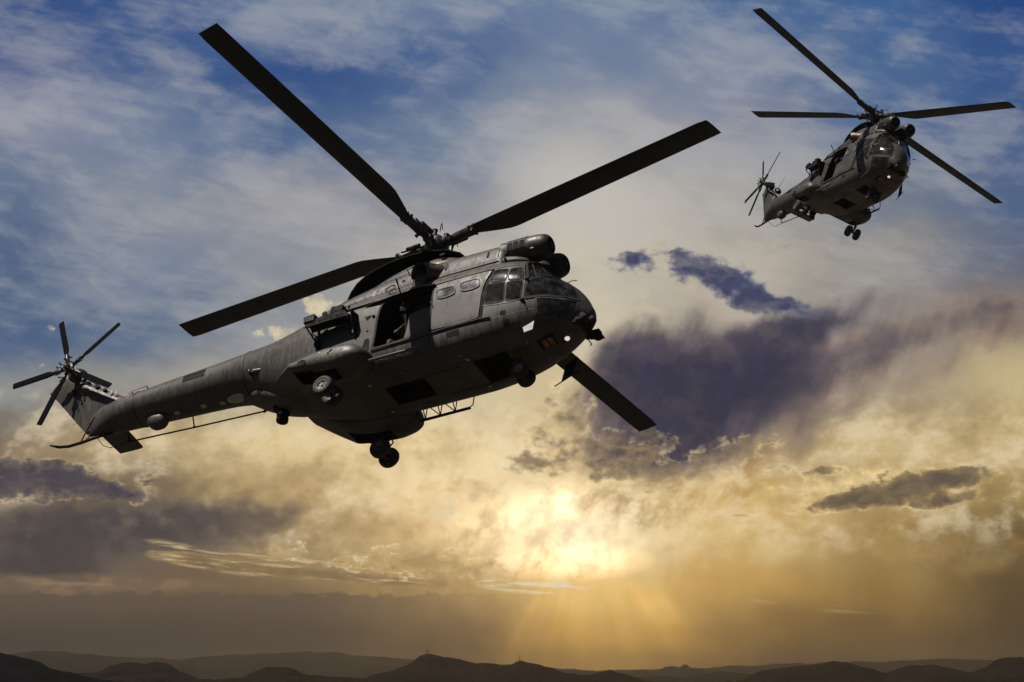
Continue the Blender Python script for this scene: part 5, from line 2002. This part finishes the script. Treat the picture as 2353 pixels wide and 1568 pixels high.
def ridge(name, pts, dist, depth, m, rough, az0=-14, az1=14, na=560, nd=26, seed=0, side=None):
    """a hill range: crest heights by bearing, a real slope in front and behind"""
    prof = [(AZ(u), math.tan(R(EL(v))) * dist) for u, v in pts]
    vs, fs = [], []
    for i in range(na + 1):
        a = az0 + (az1 - az0) * i / na
        h = prof_at(prof, a)
        if a > prof[-1][0]:
            h = prof[-1][1] + 6 * sin((a - prof[-1][0]) * 2.1) if side != 'fall' else prof[-1][1]
        for j in range(nd + 1):
            t = j / nd * 2 - 1
            d = dist + t * depth
            x, y = sin(R(a)) * d, cos(R(a)) * d
            s_ = max(0.0, 1 - abs(t)) ** .85
            nz = mnoise.fractal(Vector((x / (dist * .012), y / (dist * .012), seed)), 1.0, 2.1, 5) * rough
            nz += mnoise.fractal(Vector((x / (dist * .0022), y / (dist * .0022), seed + 5)), 1.0, 2.1, 3) * rough * .22
            spur = abs(mnoise.noise(Vector((x / (dist * .03), seed * 3.1, y / (dist * .1))))) * (1 - s_) * rough * 3
            z = GROUND - .6 + max(0, h - GROUND) * s_ + nz * (1 - .75 * s_) * (0 if abs(t) == 1 else 1) + spur * (0 if abs(t) == 1 else 1)
            vs.append((x, y, max(z, GROUND - .6)))
    w = nd + 1
    for i in range(na):
        for j in range(nd):
            fs.append((i * w + j, i * w + j + 1, (i + 1) * w + j + 1, (i + 1) * w + j))
    mb = MB()
    mb.add(vs, fs)
    o = mb.build(name, m, None, 60)
    return tag(o, kind='structure')


gmat, q, b = mat('dry_ground')
t = q.n('ShaderNodeTexCoord').outputs['Object']
q.put(b.inputs['Base Color'], q.mix(q.mapr(q.noise(t, .01, 8, .6), .35, .65), (.035, .028, .02), (.07, .058, .042)))
b.inputs['Roughness'].default_value = .95
gd = MB()
gd.add([(-12000, -12000, GROUND), (12000, -12000, GROUND), (12000, 12000, GROUND), (-12000, 12000, GROUND)], [(0, 1, 2, 3)])
tag(gd.build('ground', gmat), kind='structure')

near = [(-600, 1450), (-100, 1470), (0, 1485), (29, 1494), (74, 1503), (98, 1508), (123, 1521), (147, 1529), (197, 1539), (226, 1545), (275, 1550), (315, 1557), (354, 1566), (420, 1583), (600, 1583)]
mid = [(-300, 1560), (221, 1543), (261, 1526), (295, 1520), (339, 1523), (364, 1517), (388, 1522), (423, 1543), (462, 1558), (492, 1560), (556, 1554), (590, 1540), (619, 1530), (664, 1531), (708, 1549), (737, 1550), (787, 1553), (836, 1556),
       (885, 1543), (934, 1527), (968, 1503), (983, 1499), (1008, 1505), (1023, 1510), (1047, 1511), (1096, 1520), (1116, 1518), (1157, 1526), (1175, 1524), (1195, 1515), (1233, 1522), (1258, 1530), (1304, 1544), (1340, 1547), (1375, 1543), (1401, 1535),
       (1426, 1545), (1462, 1555), (1502, 1567), (1560, 1580), (1800, 1583)]
right = [(1560, 1583), (1685, 1565), (1751, 1537), (1813, 1531), (1868, 1526), (1914, 1515), (1940, 1518), (1990, 1533), (2031, 1543), (2067, 1532), (2092, 1526), (2112, 1528), (2138, 1525), (2179, 1535), (2224, 1542), (2255, 1532), (2285, 1513), (2306, 1508), (2336, 1508),
         (2360, 1513), (2500, 1540)]
pale = [(1300, 1575), (1482, 1554), (1528, 1550), (1574, 1557), (1614, 1548), (1665, 1542), (1716, 1547), (1800, 1560), (2000, 1572)]
mtn = [(-300, 1510), (0, 1504), (60, 1500), (130, 1497), (200, 1503), (260, 1508), (340, 1512), (420, 1514), (500, 1508), (560, 1504), (640, 1500), (700, 1496), (760, 1500), (840, 1508), (920, 1514), (1000, 1520), (1130, 1530), (1230, 1536), (1400, 1540), (1600, 1536), (1700, 1532), (1850, 1526), (2000, 1522), (2150, 1516), (2353, 1518), (2700, 1520)]
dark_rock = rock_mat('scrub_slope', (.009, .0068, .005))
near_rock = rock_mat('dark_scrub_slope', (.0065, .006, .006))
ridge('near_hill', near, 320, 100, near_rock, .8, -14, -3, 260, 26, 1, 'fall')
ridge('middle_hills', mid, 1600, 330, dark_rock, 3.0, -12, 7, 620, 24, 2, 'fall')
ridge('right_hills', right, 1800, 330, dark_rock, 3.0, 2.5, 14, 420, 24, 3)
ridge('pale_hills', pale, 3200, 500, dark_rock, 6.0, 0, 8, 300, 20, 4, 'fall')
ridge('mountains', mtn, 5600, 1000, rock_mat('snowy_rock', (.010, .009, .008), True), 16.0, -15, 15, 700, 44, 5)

# masts on the hill tops
for (u, v0, h, lab) in ((980.5, 1500.5, 2.6, 'thin lattice radio mast on the central hill top, left of the close pair'),
                        (984.5, 1499.5, 3.0, 'thin lattice radio mast on the central hill top, right of the close pair'),
                        (1194, 1516, 2.8, 'single radio mast with short crossbars on the hill top right of the pair')):
    d = 1600
    a = R(AZ(u))
    z0 = math.tan(R(EL(v0))) * d - 1.2
    c = Vector((sin(a) * d, cos(a) * d, z0))
    mm = MB()
    r_ = .14
    cs = [Vector((r_ * cos(k * 2 * PI / 3), r_ * sin(k * 2 * PI / 3), 0)) for k in range(3)]
    for k in range(3):
        mm.tube([cs[k], cs[k] * .3 + Vector((0, 0, h + 1.0))], .045, 4)
    for j in range(6):
        z = (h + 1) * j / 6
        f = 1 - .7 * j / 6
        for k in range(3):
            mm.tube([cs[k] * f + Vector((0, 0, z)), cs[(k + 1) % 3] * (f - .1) + Vector((0, 0, z + (h + 1) / 6))], .04, 4)
    mm.tube([(0, 0, h), (0, 0, h + 1.2)], .06, 4)
    for z in (h * .5, h * .8):
        mm.box((0, 0, z), (.5, .12, .12))
    o = mm.build('radio_mast', M['black'])
    o.location = c
    tag(o, lab, 'mast')

# ---------------------------------------------------------------- haze: one even box of air round the camera and the land
hz = MB()
hz.box((0, 4160, (GROUND - 1 + 90) / 2), (7200, 8400, 90 - (GROUND - 1)))
ho = hz.build('haze', M['black'])
hm = bpy.data.materials.new('haze_air')
hm.use_nodes = True
nt = hm.node_tree
nt.nodes.clear()
vo = nt.nodes.new('ShaderNodeVolumePrincipled')
vo.inputs['Color'].default_value = (0.90, 0.76, 0.56, 1)
vo.inputs['Density'].default_value = 1.1e-4
vo.inputs['Anisotropy'].default_value = 0.92
oo = nt.nodes.new('ShaderNodeOutputMaterial')
nt.links.new(vo.outputs[0], oo.inputs['Volume'])
ho.data.materials.clear()
ho.data.materials.append(hm)
tag(ho, kind='stuff')
ho['label'] = 'thin warm haze filling the valley air in front of the hills'
